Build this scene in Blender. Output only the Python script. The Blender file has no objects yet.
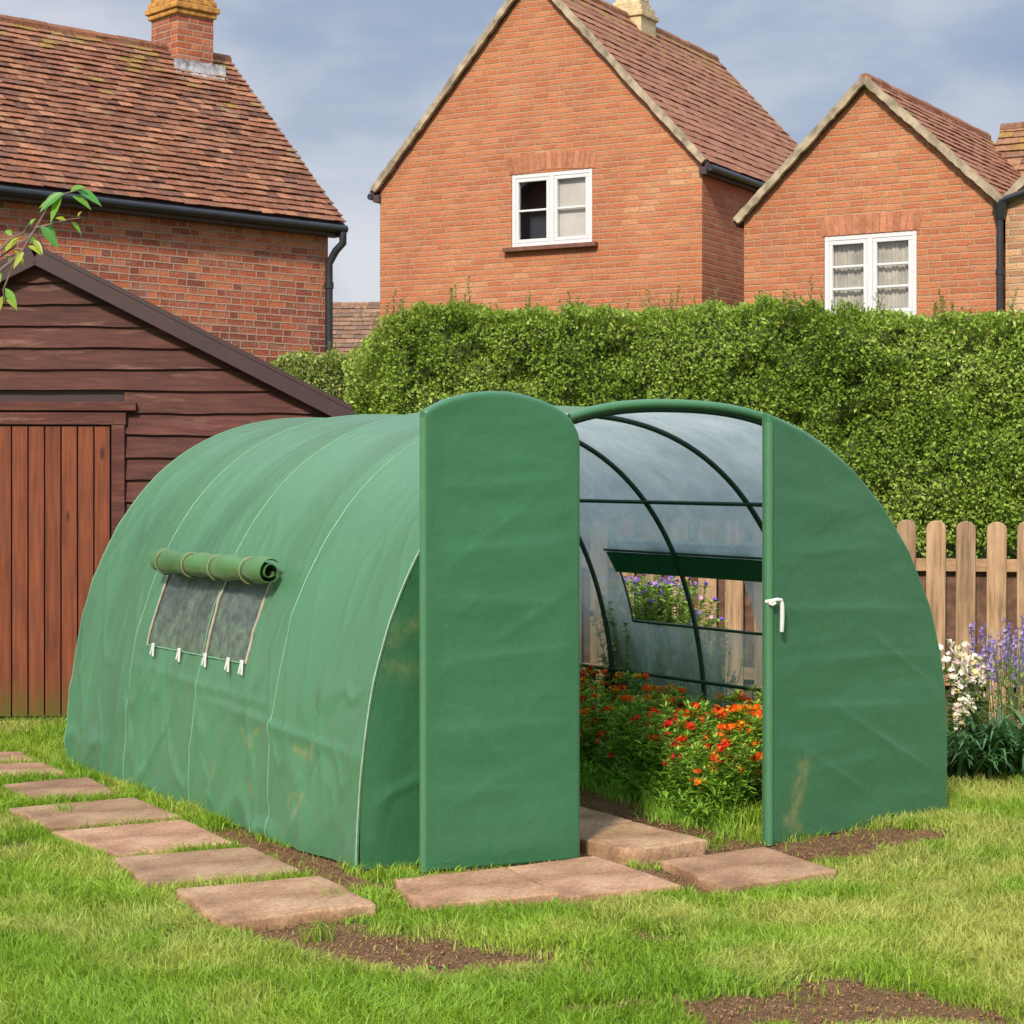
import bpy, math, random
import numpy as np
from mathutils import Vector
random.seed(7); rng = np.random.default_rng(7)
S = bpy.context.scene; C = S.collection
PI = math.pi
# ------------------------------------------------------------------ camera, sky, sun, exposure
F, HZ, HC = 2015.0, 500.0, 1.55
cam = bpy.data.objects.new('camera', bpy.data.cameras.new('camera')); C.objects.link(cam); S.camera = cam
cam.location = (0, 0, HC); cam.rotation_euler = (PI/2, 0, 0)
cam.data.sensor_width = 36; cam.data.lens = 36*F/1024; cam.data.shift_y = (HZ-512)/1024
cam.data.clip_end = 3000; cam.data.clip_start = 0.05
SUN_AZ = (-0.29, -0.957); SUN_EL = math.radians(39)
world = bpy.data.worlds.new('World'); S.world = world; world.use_nodes = True
S.view_settings.view_transform = 'Standard'; S.view_settings.look = 'None'
S.view_settings.exposure = 0.80; S.view_settings.gamma = 1
SKY_STRENGTH = 0.11; SUN_STRENGTH = 2.75
sl = bpy.data.lights.new('sun', 'SUN'); sl.energy = SUN_STRENGTH; sl.angle = math.radians(7); sl.color = (1, .9, .76)
so = bpy.data.objects.new('sun', sl); C.objects.link(so)
sd = Vector((SUN_AZ[0]*math.cos(SUN_EL), SUN_AZ[1]*math.cos(SUN_EL), math.sin(SUN_EL)))
so.rotation_euler = sd.to_track_quat('Z', 'Y').to_euler(); so.location = (-6, -6, 12)

class NT:
    def __init__(s, tree): s.t = tree
    def n(s, typ, ins=None, **props):
        nd = s.t.nodes.new(typ)
        for k, v in props.items(): setattr(nd, k, v)
        for k, v in (ins or {}).items():
            if isinstance(v, bpy.types.NodeSocket): s.t.links.new(v, nd.inputs[k])
            else: nd.inputs[k].default_value = v
        return nd
    def m(s, op, a, b=0.0, c=0.0, clamp=False):
        nd = s.n('ShaderNodeMath', {0: a, 1: b, 2: c}, operation=op); nd.use_clamp = clamp
        return nd.outputs[0]
    def mix(s, f, a, b, blend='MIX'):
        nd = s.t.nodes.new('ShaderNodeMix'); nd.data_type = 'RGBA'; nd.blend_type = blend
        for k, v in ((0, f), (6, a), (7, b)):
            if isinstance(v, bpy.types.NodeSocket): s.t.links.new(v, nd.inputs[k])
            else: nd.inputs[k].default_value = (*v, 1) if isinstance(v, tuple) and len(v) == 3 else v
        return nd.outputs[2]
    def ramp(s, f, stops, interp='LINEAR'):
        nd = s.n('ShaderNodeValToRGB', {0: f}); cr = nd.color_ramp; cr.interpolation = interp
        while len(cr.elements) < len(stops): cr.elements.new(0.5)
        for e, (p, c) in zip(cr.elements, stops): e.position = p; e.color = (*c, 1) if len(c) == 3 else c
        return nd.outputs[0]
    def mr(s, v, a, b, c=0.0, d=1.0, smooth=False):
        nd = s.n('ShaderNodeMapRange', {0: v, 1: a, 2: b, 3: c, 4: d})
        if smooth: nd.interpolation_type = 'SMOOTHSTEP'
        return nd.outputs[0]
    def noise(s, vec, scale, detail=4, rough=.55, out=0):
        ins = {'Scale': scale, 'Detail': detail, 'Roughness': rough}
        if vec is not None: ins['Vector'] = vec
        return s.n('ShaderNodeTexNoise', ins).outputs[out]
    def mapv(s, vec, scale=(1, 1, 1), loc=(0, 0, 0), rot=(0, 0, 0)):
        return s.n('ShaderNodeMapping', {'Vector': vec, 'Scale': scale, 'Location': loc, 'Rotation': rot}).outputs[0]

# sky: Nishita under broken grey-blue cloud, all in the world dome
w = NT(world.node_tree); world.node_tree.nodes.clear()
sky = w.n('ShaderNodeTexSky', sky_type='NISHITA'); sky.sun_disc = False; sky.sun_elevation = SUN_EL
sky.sun_rotation = math.atan2(SUN_AZ[0], SUN_AZ[1]); sky.air_density = 1.2; sky.dust_density = 2.0
tc = w.n('ShaderNodeTexCoord').outputs['Generated']
xyz = w.n('ShaderNodeSeparateXYZ', {0: tc})
cv = w.mapv(tc, (1.0, 1.0, 2.6), (3.1, 1.7, .35))
n1 = w.noise(cv, 4.2, 6, .5); n2 = w.noise(cv, 14.0, 5, .5)
nn = w.m('ADD', w.m('MULTIPLY', n1, .8), w.m('MULTIPLY', n2, .2))
low = w.mr(xyz.outputs[2], 0.02, 0.30, 1, 0, True)
leftish = w.mr(xyz.outputs[0], 0.10, -0.16, 0, 1, True)
nn2 = w.m('ADD', w.m('ADD', nn, w.m('MULTIPLY', low, .26)), w.m('MULTIPLY', leftish, .10))
ccol = w.ramp(nn2, [(.45, (1.45, 1.85, 2.65)), (.53, (1.8, 2.15, 2.85)), (.60, (2.5, 2.72, 3.25)), (.74, (3.6, 3.62, 3.95))])
over = w.mr(xyz.outputs[2], .30, .75, 1, 3.1, True)  # cloud overhead, out of view, brightened to add soft fill light
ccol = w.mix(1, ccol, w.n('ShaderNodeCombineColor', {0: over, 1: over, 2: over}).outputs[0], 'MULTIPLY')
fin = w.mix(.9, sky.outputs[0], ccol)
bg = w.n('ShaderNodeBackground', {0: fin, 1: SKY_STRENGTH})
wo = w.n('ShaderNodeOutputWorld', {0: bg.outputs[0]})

# ------------------------------------------------------------------ helpers
def P(px, py, z=0.0):
    Y = (HC-z)*F/(py-HZ); return np.array([(px-512)/F*Y, Y, z])
def PY(px, py, Y): return np.array([(px-512)/F*Y, Y, HC-(py-HZ)*Y/F])
def h2(ix, iy, seed):
    n = (ix.astype(np.int64)*374761393 + iy.astype(np.int64)*668265263 + seed*1442695041) & 0xffffffff
    n = ((n ^ (n >> 13))*1274126177) & 0xffffffff
    return ((n ^ (n >> 16)) & 0xffff)/65535.0
def vn(x, y, seed=0):
    x = np.asarray(x, float); y = np.asarray(y, float)
    ix = np.floor(x); iy = np.floor(y); fx = x-ix; fy = y-iy
    fx = fx*fx*(3-2*fx); fy = fy*fy*(3-2*fy)
    a = h2(ix, iy, seed); b = h2(ix+1, iy, seed); c = h2(ix, iy+1, seed); d = h2(ix+1, iy+1, seed)
    return (a*(1-fx)+b*fx)*(1-fy)+(c*(1-fx)+d*fx)*fy
def fbm(x, y, oc=4, seed=0):
    r = 0; a = .5; t = 0
    x = np.asarray(x, float); y = np.asarray(y, float)
    for i in range(oc):
        r = r+a*vn(x, y, seed+i*17); t += a; a *= .5; x = x*2.03+5.1; y = y*2.03+1.7
    return r/t
def sst(a, b, x):
    t = np.clip((np.asarray(x, float)-a)/(b-a), 0, 1); return t*t*(3-2*t)

def tag(o, label=None, cat=None, group=None, kind=None):
    if label: o['label'] = label
    if cat: o['category'] = cat
    if group: o['group'] = group
    if kind: o['kind'] = kind
    return o
def empty(name, loc, label=None, cat=None, group=None):
    o = bpy.data.objects.new(name, None); o.empty_display_size = .2; o.location = tuple(loc); C.objects.link(o)
    return tag(o, label, cat, group)
def wloc(o):
    v = Vector((0, 0, 0))
    while o is not None: v += o.location; o = o.parent
    return v
def copy_tree(o, parent=None):
    c = o.copy(); C.objects.link(c); c.parent = parent
    for ch in o.children: copy_tree(ch, c)
    return c
def np_mesh(name, V, loops, totals, mat, parent=None, origin=None, col=None, smooth=False, attrs=None, uv=None):
    """one mesh object out of numpy arrays given in world coordinates"""
    V = np.asarray(V, np.float32).copy()
    if origin is None: origin = wloc(parent) if parent else Vector((0, 0, 0))
    V -= np.array(tuple(origin), np.float32)
    me = bpy.data.meshes.new(name)
    me.vertices.add(len(V)); me.vertices.foreach_set('co', V.ravel())
    loops = np.asarray(loops, np.int32); totals = np.asarray(totals, np.int32)
    me.loops.add(len(loops)); me.loops.foreach_set('vertex_index', loops)
    st = np.concatenate([[0], np.cumsum(totals)[:-1]]).astype(np.int32)
    me.polygons.add(len(totals)); me.polygons.foreach_set('loop_start', st); me.polygons.foreach_set('loop_total', totals)
    if smooth: me.polygons.foreach_set('use_smooth', np.ones(len(totals), bool))
    me.update(calc_edges=True); me.validate()
    if col is not None:
        ca = me.color_attributes.new('Col', 'FLOAT_COLOR', 'POINT')
        ca.data.foreach_set('color', np.concatenate([col, np.ones((len(col), 1))], 1).astype(np.float32).ravel())
    for k, a in (attrs or {}).items():
        at = me.attributes.new(k, 'FLOAT', 'POINT'); at.data.foreach_set('value', np.asarray(a, np.float32))
    if uv is not None:
        ul = me.uv_layers.new(name='UVMap'); ul.data.foreach_set('uv', np.asarray(uv, np.float32)[loops].ravel())
    me.materials.append(mat)
    o = bpy.data.objects.new(name, me); C.objects.link(o)
    if parent: o.parent = parent
    else: o.location = origin
    return o
def auto_uv(me, off):
    ul = me.uv_layers.new(name='UVMap'); ox, oy, oz = off
    for p in me.polygons:
        n = p.normal; h = math.hypot(n.x, n.y)
        for li in p.loop_indices:
            v = me.vertices[me.loops[li].vertex_index].co; x, y, z = v.x+ox, v.y+oy, v.z+oz
            if abs(n.z) < .75: ul.data[li].uv = ((-x*n.y+y*n.x)/h, z)
            else: ul.data[li].uv = (x, y)
class MB:
    def __init__(s): s.v = []; s.f = []; s.c = []
    def add(s, vs, fs, col=(1, 1, 1)):
        k = len(s.v); s.v += [tuple(map(float, v)) for v in vs]; s.f += [tuple(i+k for i in f) for f in fs]; s.c += [col]*len(vs)
        return s
    def box(s, c, ax, ay, az, col=(1, 1, 1), taper=1.0):
        """c centre, ax/ay/az half-extent vectors"""
        c, ax, ay, az = (np.asarray(q, float) for q in (c, ax, ay, az)); vs = []
        for k in (-1, 1):
            t = taper if k > 0 else 1
            for j in (-1, 1):
                for i in (-1, 1): vs.append(c+ax*i*t+ay*j*t+az*k)
        return s.add(vs, [(0, 2, 3, 1), (4, 5, 7, 6), (0, 1, 5, 4), (2, 6, 7, 3), (0, 4, 6, 2), (1, 3, 7, 5)], col)
    def bar(s, a, b, wdir, w, h, col=(1, 1, 1)):
        a = np.asarray(a, float); b = np.asarray(b, float); d = b-a; L = np.linalg.norm(d); d /= L
        wd = np.asarray(wdir, float); wd = wd-d*wd.dot(d); wd /= np.linalg.norm(wd); hd = np.cross(d, wd)
        return s.box((a+b)/2, wd*w/2, hd*h/2, d*L/2, col)
    def tube(s, pts, r, n=10, col=(1, 1, 1), caps=True, flat=None):
        pts = [np.asarray(p, float) for p in pts]; m = len(pts)
        rs = r if hasattr(r, '__len__') else [r]*m
        up = np.array([.13, .21, .97]); vs = []; fs = []; prev = None
        for i, p in enumerate(pts):
            t = pts[min(i+1, m-1)]-pts[max(i-1, 0)]; t = t/(np.linalg.norm(t)+1e-9)
            a = (up if prev is None else prev); a = a-t*a.dot(t)
            if np.linalg.norm(a) < 1e-3: a = np.cross(t, (1, 0, 0))
            a /= np.linalg.norm(a); prev = a; b = np.cross(t, a)
            for k in range(n):
                q = 2*PI*k/n; vs.append(p+(a*math.cos(q)+b*math.sin(q))*rs[i])
        for i in range(m-1):
            for k in range(n):
                k2 = (k+1) % n; fs.append((i*n+k, i*n+k2, (i+1)*n+k2, (i+1)*n+k))
        if caps: fs.append(tuple(range(n))[::-1]); fs.append(tuple((m-1)*n+k for k in range(n)))
        return s.add(vs, fs, col)
    def build(s, name, mat, parent=None, origin=None, smooth=False, uv=False, bevel=0, seg=2):
        if origin is None: origin = wloc(parent) if parent else Vector((0, 0, 0))
        ox, oy, oz = origin
        me = bpy.data.meshes.new(name); me.from_pydata([(x-ox, y-oy, z-oz) for x, y, z in s.v], [], s.f); me.validate(); me.update()
        ca = me.color_attributes.new('Col', 'FLOAT_COLOR', 'POINT')
        ca.data.foreach_set('color', np.array([(*c, 1) for c in s.c], np.float32).ravel())
        if uv: auto_uv(me, (ox, oy, oz))
        me.materials.append(mat)
        if smooth:
            me.polygons.foreach_set('use_smooth', np.ones(len(me.polygons), bool))
            try: me.set_sharp_from_angle(angle=math.radians(50))
            except Exception: pass
        o = bpy.data.objects.new(name, me); C.objects.link(o)
        if parent: o.parent = parent
        else: o.location = origin
        if bevel:
            b = o.modifiers.new('bevel', 'BEVEL'); b.width = bevel; b.segments = seg; b.limit_method = 'ANGLE'
        return o
def grid_mesh(V, nu, nv, flip=False, skip=None):
    """V (nu*nv,3) ordered u-major; returns loops, totals"""
    i, j = np.meshgrid(np.arange(nu-1), np.arange(nv-1), indexing='ij'); a = (i*nv+j).ravel()
    q = np.stack([a, a+nv, a+nv+1, a+1], 1)
    if flip: q = q[:, ::-1]
    if skip is not None: q = q[~skip.ravel()]
    return q.ravel(), np.full(len(q), 4)
def unit(v): v = np.asarray(v, float); return v/(np.linalg.norm(v, axis=-1, keepdims=True)+1e-12)

# leaf clouds ---------------------------------------------------------------
def leaves(pos, d, up, L, W, col, fold=.25, shape=4, droop=0.0):
    """every leaf a folded blade from pos along d; returns V, loops, totals, colours"""
    N = len(pos); d = unit(d); side = unit(np.cross(d, up)); nrm = np.cross(side, d)
    L = np.asarray(L).reshape(-1, 1)*np.ones((N, 1)); W = np.asarray(W).reshape(-1, 1)*np.ones((N, 1))
    if shape == 4:
        prof = [(0, 0), (.45, .5), (1, 0), (.45, -.5)]; fc = [(0, 1, 2), (0, 2, 3)]
    elif shape == 12:
        prof = [(0, 0), (.12, .22), (.3, .46), (.5, .5), (.72, .36), (.88, .15), (1, 0), (.88, -.15), (.72, -.36), (.5, -.5), (.3, -.46), (.12, -.22), (.3, 0), (.5, 0), (.72, 0)]
        fc = [(0, 1, 2, 12), (12, 2, 3, 13), (13, 3, 4, 14), (14, 4, 5, 6), (0, 12, 10, 11), (12, 13, 9, 10), (13, 14, 8, 9), (14, 6, 7, 8)]
    else:
        prof = [(0, .06), (.3, .5), (.7, .38), (1, 0), (.7, -.38), (.3, -.5)]; fc = [(0, 1, 2, 3), (0, 3, 4, 5)]
    k = len(prof); V = np.zeros((N, k, 3))
    for i, (a, b) in enumerate(prof):
        V[:, i] = pos+d*L*a+side*W*b+nrm*(abs(b)*W*fold*2)-np.array([0, 0, 1.])*droop*L*a*a
    base = (np.arange(N)*k)[:, None]
    loops = (base+np.array(sum(fc, ()))[None]).ravel(); tot = np.tile([len(f) for f in fc], N)
    return V.reshape(-1, 3), loops, tot, np.repeat(col, k, 0)
def blades(root, h, lean, w, col, tipcol=None, seg=2):
    N = len(root); h = h.reshape(-1, 1); w = w.reshape(-1, 1)
    a = rng.uniform(0, 2*PI, N); side = np.stack([np.cos(a), np.sin(a), np.zeros(N)], 1)
    up = np.array([0, 0, 1.]); V = np.zeros((N, 5, 3))
    V[:, 0] = root-side*w/2; V[:, 1] = root+side*w/2
    mid = root+up*h*.55+lean*h*.22; V[:, 2] = mid+side*w*.42; V[:, 3] = mid-side*w*.42
    V[:, 4] = root+up*h*(1-.25*np.linalg.norm(lean, axis=1, keepdims=True))+lean*h*.9
    base = (np.arange(N)*5)[:, None]
    loops = (base+np.array([0, 1, 2, 3, 3, 2, 4])[None]).ravel(); tot = np.tile([4, 3], N)
    cc = np.repeat(col, 5, 0)
    if tipcol is not None: cc.reshape(N, 5, 3)[:, 4] = tipcol
    return V.reshape(-1, 3), loops, tot, cc
def join(parts):
    V = []; Lp = []; T = []; Cc = []; k = 0
    for v, l, t, c in parts: V.append(v); Lp.append(l+k); T.append(t); Cc.append(c); k += len(v)
    return np.concatenate(V), np.concatenate(Lp), np.concatenate(T), np.concatenate(Cc)
def cobj(name, parts, mat, parent=None, origin=None, smooth=False):
    V, l, t, c = join(parts); return np_mesh(name, V, l, t, mat, parent, origin, c, smooth)
def cvar(base, n, amt=.25, hue=.1):
    b = np.array(base)[None]*(1+rng.uniform(-amt, amt, (n, 1)))
    b[:, 0] *= 1+rng.uniform(-hue, hue*1.6, n); b[:, 2] *= 1+rng.uniform(-hue, hue, n); return np.clip(b, .002, 1)

# ------------------------------------------------------------------ materials
MATS = {}
def newmat(name):
    m = bpy.data.materials.new(name); m.use_nodes = True; t = NT(m.node_tree); b = m.node_tree.nodes['Principled BSDF']; MATS[name] = m
    return m, t, b
def link(t, a, b): t.t.links.new(a, b)
def bump(t, b, h, strength=.3, dist=.01):
    n = t.n('ShaderNodeBump', {'Height': h, 'Strength': strength, 'Distance': dist}); link(t, n.outputs[0], b.inputs['Normal'])
def simple(name, col, rough=.6, var=.15, scale=6, metal=0, bumpk=.15, bs=60):
    m, t, b = newmat(name); oc = t.n('ShaderNodeTexCoord').outputs['Object']; n = t.noise(oc, scale, 5)
    f = t.mr(n, .3, .7, 1-var, 1+var); c = t.mix(1, (*col, 1), t.n('ShaderNodeCombineColor', {0: f, 1: f, 2: f}).outputs[0], 'MULTIPLY')
    link(t, c, b.inputs['Base Color']); b.inputs['Roughness'].default_value = rough; b.inputs['Metallic'].default_value = metal
    if bumpk: bump(t, b, t.noise(oc, bs, 3), bumpk, .004)
    return m
def foliage(name, rough=.5, trans=.35, spec=.4):
    m, t, b = newmat(name); a = t.n('ShaderNodeAttribute', attribute_name='Col').outputs['Color']
    oc = t.n('ShaderNodeTexCoord').outputs['Object']
    link(t, a, b.inputs['Base Color']); b.inputs['Roughness'].default_value = rough; b.inputs['Specular IOR Level'].default_value = spec
    tr = t.n('ShaderNodeBsdfTranslucent', {0: t.mix(1, a, (1.25, 1.2, .7, 1), 'MULTIPLY')})
    mx = t.n('ShaderNodeMixShader', {0: trans, 1: b.outputs[0], 2: tr.outputs[0]})
    link(t, mx.outputs[0], m.node_tree.nodes['Material Output'].inputs[0]); return m
def brick(name, cols, mortar, flemish=False, tint=(1, 1, 1), spread=.72, wob=.014, smear=.42):
    m, t, b = newmat(name); uvn = t.n('ShaderNodeTexCoord').outputs['UV']
    nd = t.n('ShaderNodeTexNoise', {'Vector': uvn, 'Scale': 9.0, 'Detail': 3.0})
    dv = t.n('ShaderNodeVectorMath', {0: nd.outputs['Color'], 1: (.5, .5, .5)}, operation='SUBTRACT').outputs[0]
    dv = t.n('ShaderNodeVectorMath', {0: dv, 'Scale': wob}, operation='SCALE').outputs[0]
    uv = t.n('ShaderNodeVectorMath', {0: uvn, 1: dv}, operation='ADD').outputs[0]
    sx = t.n('ShaderNodeSeparateXYZ', {0: uv}); u, v = sx.outputs[0], sx.outputs[1]
    vr = t.m('DIVIDE', v, .075); row = t.m('FLOOR', vr); fy = t.m('FRACT', vr)
    rj = t.n('ShaderNodeTexWhiteNoise', {'W': row}, noise_dimensions='1D').outputs[0]
    if flemish:
        pr = t.m('ADD', t.m('ADD', t.m('DIVIDE', u, .345), t.m('MULTIPLY', row, .5)), t.m('MULTIPLY', rj, .22))
        col = t.m('FLOOR', pr); p = t.m('FRACT', pr); isH = t.m('GREATER_THAN', p, .6667)
        fxs = t.m('DIVIDE', p, .6667); fxh = t.m('DIVIDE', t.m('SUBTRACT', p, .6667), .3333)
        fx = t.m('ADD', t.m('MULTIPLY', fxs, t.m('SUBTRACT', 1, isH)), t.m('MULTIPLY', fxh, isH))
        wd = t.m('SUBTRACT', .23, t.m('MULTIPLY', isH, .115)); cid = t.m('ADD', t.m('MULTIPLY', col, 2), isH)
    else:
        pr = t.m('ADD', t.m('ADD', t.m('DIVIDE', u, .225), t.m('MULTIPLY', row, .5)), t.m('MULTIPLY', rj, .35))
        cid = t.m('FLOOR', pr); fx = t.m('FRACT', pr); wd = .225
    ex = t.m('MULTIPLY', t.m('MINIMUM', fx, t.m('SUBTRACT', 1, fx)), wd)
    ey = t.m('MULTIPLY', t.m('MINIMUM', fy, t.m('SUBTRACT', 1, fy)), .075)
    e = t.m('MINIMUM', ex, ey); face = t.mr(e, .0045, .0105, 0, 1, True)
    idv = t.n('ShaderNodeCombineXYZ', {0: cid, 1: row, 2: 0.0}).outputs[0]
    wn = t.n('ShaderNodeTexWhiteNoise', {'Vector': idv}, noise_dimensions='3D').outputs[0]
    big = t.noise(uvn, .8, 5); fine = t.noise(uvn, 45, 4, .7)
    k = t.m('ADD', t.m('MULTIPLY', wn, spread), t.m('ADD', t.m('MULTIPLY', t.m('SUBTRACT', big, .5), 1.2), t.m('MULTIPLY', t.m('SUBTRACT', fine, .5), .7)), clamp=True)
    k = t.m('ADD', k, .12+(.72-spread)*.5)
    bc = t.ramp(k, cols); fl = t.mr(fine, .3, .7, .75, 1.22)
    bc = t.mix(1, bc, t.n('ShaderNodeCombineColor', {0: fl, 1: fl, 2: fl}).outputs[0], 'MULTIPLY')
    sm = t.mr(t.noise(t.mapv(uvn, (1, 5, 1)), 2.4, 5, .65), .46, .70, 0, smear)      # mortar smeared over the faces, old lime
    bc = t.mix(sm, bc, mortar)
    mc = t.mix(t.mr(fine, .3, .7, 0, .6), mortar, tuple(x*.62 for x in mortar[:3])+(1,))
    c = t.mix(face, mc, bc); c = t.mix(1, c, (*tint, 1), 'MULTIPLY')
    link(t, c, b.inputs['Base Color']); b.inputs['Roughness'].default_value = .9; b.inputs['Specular IOR Level'].default_value = .2
    bump(t, b, t.m('ADD', face, t.m('MULTIPLY', fine, .5)), .7, .012); return m
mortar = (.40, .30, .21, 1)
BR1 = brick('red_brick_house', [(0, (.07, .03, .028)), (.2, (.17, .055, .04)), (.45, (.36, .095, .050)), (.7, (.50, .15, .065)), (1, (.50, .24, .13))], (.42, .29, .21, 1), True, spread=.46)
BR2 = brick('orange_brick', [(0, (.22, .09, .055)), (.2, (.36, .125, .062)), (.45, (.43, .142, .066)), (.75, (.49, .185, .085)), (1, (.56, .31, .17))], (.45, .28, .17, 1), spread=.46, wob=.028, smear=.42)
BR3 = brick('buff_brick', [(0, (.28, .14, .08)), (.3, (.44, .22, .11)), (.6, (.55, .29, .14)), (1, (.62, .42, .25))], (.5, .38, .25, 1))
def attrmat(name, rough, scale, var, bs, bk, spec=.3, lich=None):
    m, t, b = newmat(name); a = t.n('ShaderNodeAttribute', attribute_name='Col').outputs['Color']; oc = t.n('ShaderNodeTexCoord').outputs['Object']
    f = t.mr(t.noise(oc, scale, 5, .65), .3, .7, 1-var, 1+var); c = t.mix(1, a, t.n('ShaderNodeCombineColor', {0: f, 1: f, 2: f}).outputs[0], 'MULTIPLY')
    if lich:
        lf = t.mr(t.noise(oc, 3.1, 6, .7), .56, .70, 0, .75); c = t.mix(lf, c, (*lich, 1))
    link(t, c, b.inputs['Base Color']); b.inputs['Roughness'].default_value = rough; b.inputs['Specular IOR Level'].default_value = spec
    bump(t, b, t.noise(oc, bs, 4, .6), bk, .006); return m
TILE = attrmat('clay_tile', .85, 22, .35, 90, .5, .25, (.30, .22, .12))
TILE2 = attrmat('clay_tile_smooth', .8, 14, .25, 60, .3, .25)
STONEV = simple('verge_stone', (.34, .275, .19), .9, .5, 7, bumpk=.5, bs=40)
CHIMSTONE = simple('chimney_stone', (.55, .42, .24), .9, .3, 12, bumpk=.5, bs=40)
LICHEN = simple('lichened_brick', (.45, .22, .05), .95, .5, 14, bumpk=.8, bs=40)
LEAD = simple('lead_flashing', (.30, .29, .30), .75, .6, 14, bumpk=1, bs=24)
BLACKP = simple('black_plastic', (.022, .024, .030), .35, .2, 8, bumpk=.05)
FASCIA = simple('brown_fascia', (.06, .035, .035), .6)
WHITEP = simple('white_frame_paint', (.62, .63, .64), .35, .03, 5, bumpk=.05)
SILL = simple('sill_tile', (.16, .07, .045), .85, .3, 12)
def glassmat():
    m, t, b = newmat('window_glass'); nt = m.node_tree
    gl = t.n('ShaderNodeBsdfGlossy', {'Color': (1, 1, 1, 1), 'Roughness': .03}); tr = t.n('ShaderNodeBsdfTransparent', {0: (1, 1, 1, 1)})
    fr = t.n('ShaderNodeFresnel', {0: 1.45}); f = t.m('MULTIPLY', fr.outputs[0], .8)
    mx = t.n('ShaderNodeMixShader', {0: f, 1: tr.outputs[0], 2: gl.outputs[0]}); link(t, mx.outputs[0], nt.nodes['Material Output'].inputs[0]); return m
GLASS = glassmat()
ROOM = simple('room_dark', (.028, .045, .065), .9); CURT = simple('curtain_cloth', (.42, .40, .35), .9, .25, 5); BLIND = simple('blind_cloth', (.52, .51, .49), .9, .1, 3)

def woodmat(name, cols, rough, axis, fade=None, foot=None, bk=.5):
    """grain runs along `axis` (0 x, 2 z)"""
    m, t, b = newmat(name); oc = t.n('ShaderNodeTexCoord').outputs['Object']
    a = t.n('ShaderNodeAttribute', attribute_name='Col').outputs['Color']
    sc = [22, 22, 22]; sc[axis] = 1.3
    off = t.n('ShaderNodeVectorMath', {0: a, 'Scale': 13.0}, operation='SCALE').outputs[0]
    ov = t.n('ShaderNodeVectorMath', {0: oc, 1: off}, operation='ADD').outputs[0]
    g = t.noise(t.mapv(ov, tuple(sc)), 1.6, 7, .62); g2 = t.noise(ov, 3.5, 4)
    c = t.ramp(t.m('ADD', t.m('MULTIPLY', g, .75), t.m('MULTIPLY', g2, .25)), cols)
    r = t.n('ShaderNodeSeparateColor', {0: a}).outputs[0]; rr = t.mr(r, 0, 1, .78, 1.2)
    c = t.mix(1, c, t.n('ShaderNodeCombineColor', {0: rr, 1: rr, 2: rr}).outputs[0], 'MULTIPLY')
    if fade:
        s2 = [7, 7, 7]; s2[axis] = 1.1
        ff = t.mr(t.noise(t.mapv(ov, tuple(s2)), 1.5, 6, .65), .56, .70, 0, .62); c = t.mix(ff, c, (*fade, 1))
    kn = t.n('ShaderNodeTexVoronoi', {'Vector': t.mapv(ov, tuple(4.5 if i != axis else 1.7 for i in range(3))), 'Scale': 1.0}).outputs[0]
    c = t.mix(t.mr(kn, .05, .10, .8, 0), c, (.03, .012, .008, 1))
    if foot:
        z = t.n('ShaderNodeSeparateXYZ', {0: oc}).outputs[2]
        zz = t.m('ADD', z, t.m('MULTIPLY', t.m('SUBTRACT', g, .5), .5)); c = t.mix(t.mr(zz, .0, .36, .8, 0, True), c, (*foot, 1))
    link(t, c, b.inputs['Base Color']); b.inputs['Roughness'].default_value = rough; b.inputs['Specular IOR Level'].default_value = .3
    bump(t, b, g, bk, .006); return m
CLAD = woodmat('dark_stained_boards', [(.3, (.038, .012, .009)), (.5, (.078, .023, .017)), (.7, (.125, .043, .028))], .7, 0, (.24, .125, .095))
DOORW = woodmat('red_stained_planks', [(.3, (.080, .020, .008)), (.5, (.150, .038, .015)), (.7, (.215, .065, .025))], .65, 2, None, (.085, .085, .010))
BARGE = simple('barge_board_paint', (.042, .016, .016), .5, .15, 8)
PICK = woodmat('weathered_pine', [(.36, (.16, .095, .052)), (.48, (.31, .19, .105)), (.62, (.44, .29, .17))], .8, 2, (.30, .24, .17), bk=.8)
RAIL = woodmat('pine_rail', [(.3, (.24, .135, .07)), (.5, (.40, .24, .13)), (.7, (.52, .34, .19))], .8, 0)
BACKB = simple('rough_brown_board', (.13, .07, .042), .95, .5, 14, bumpk=1, bs=30)

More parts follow.
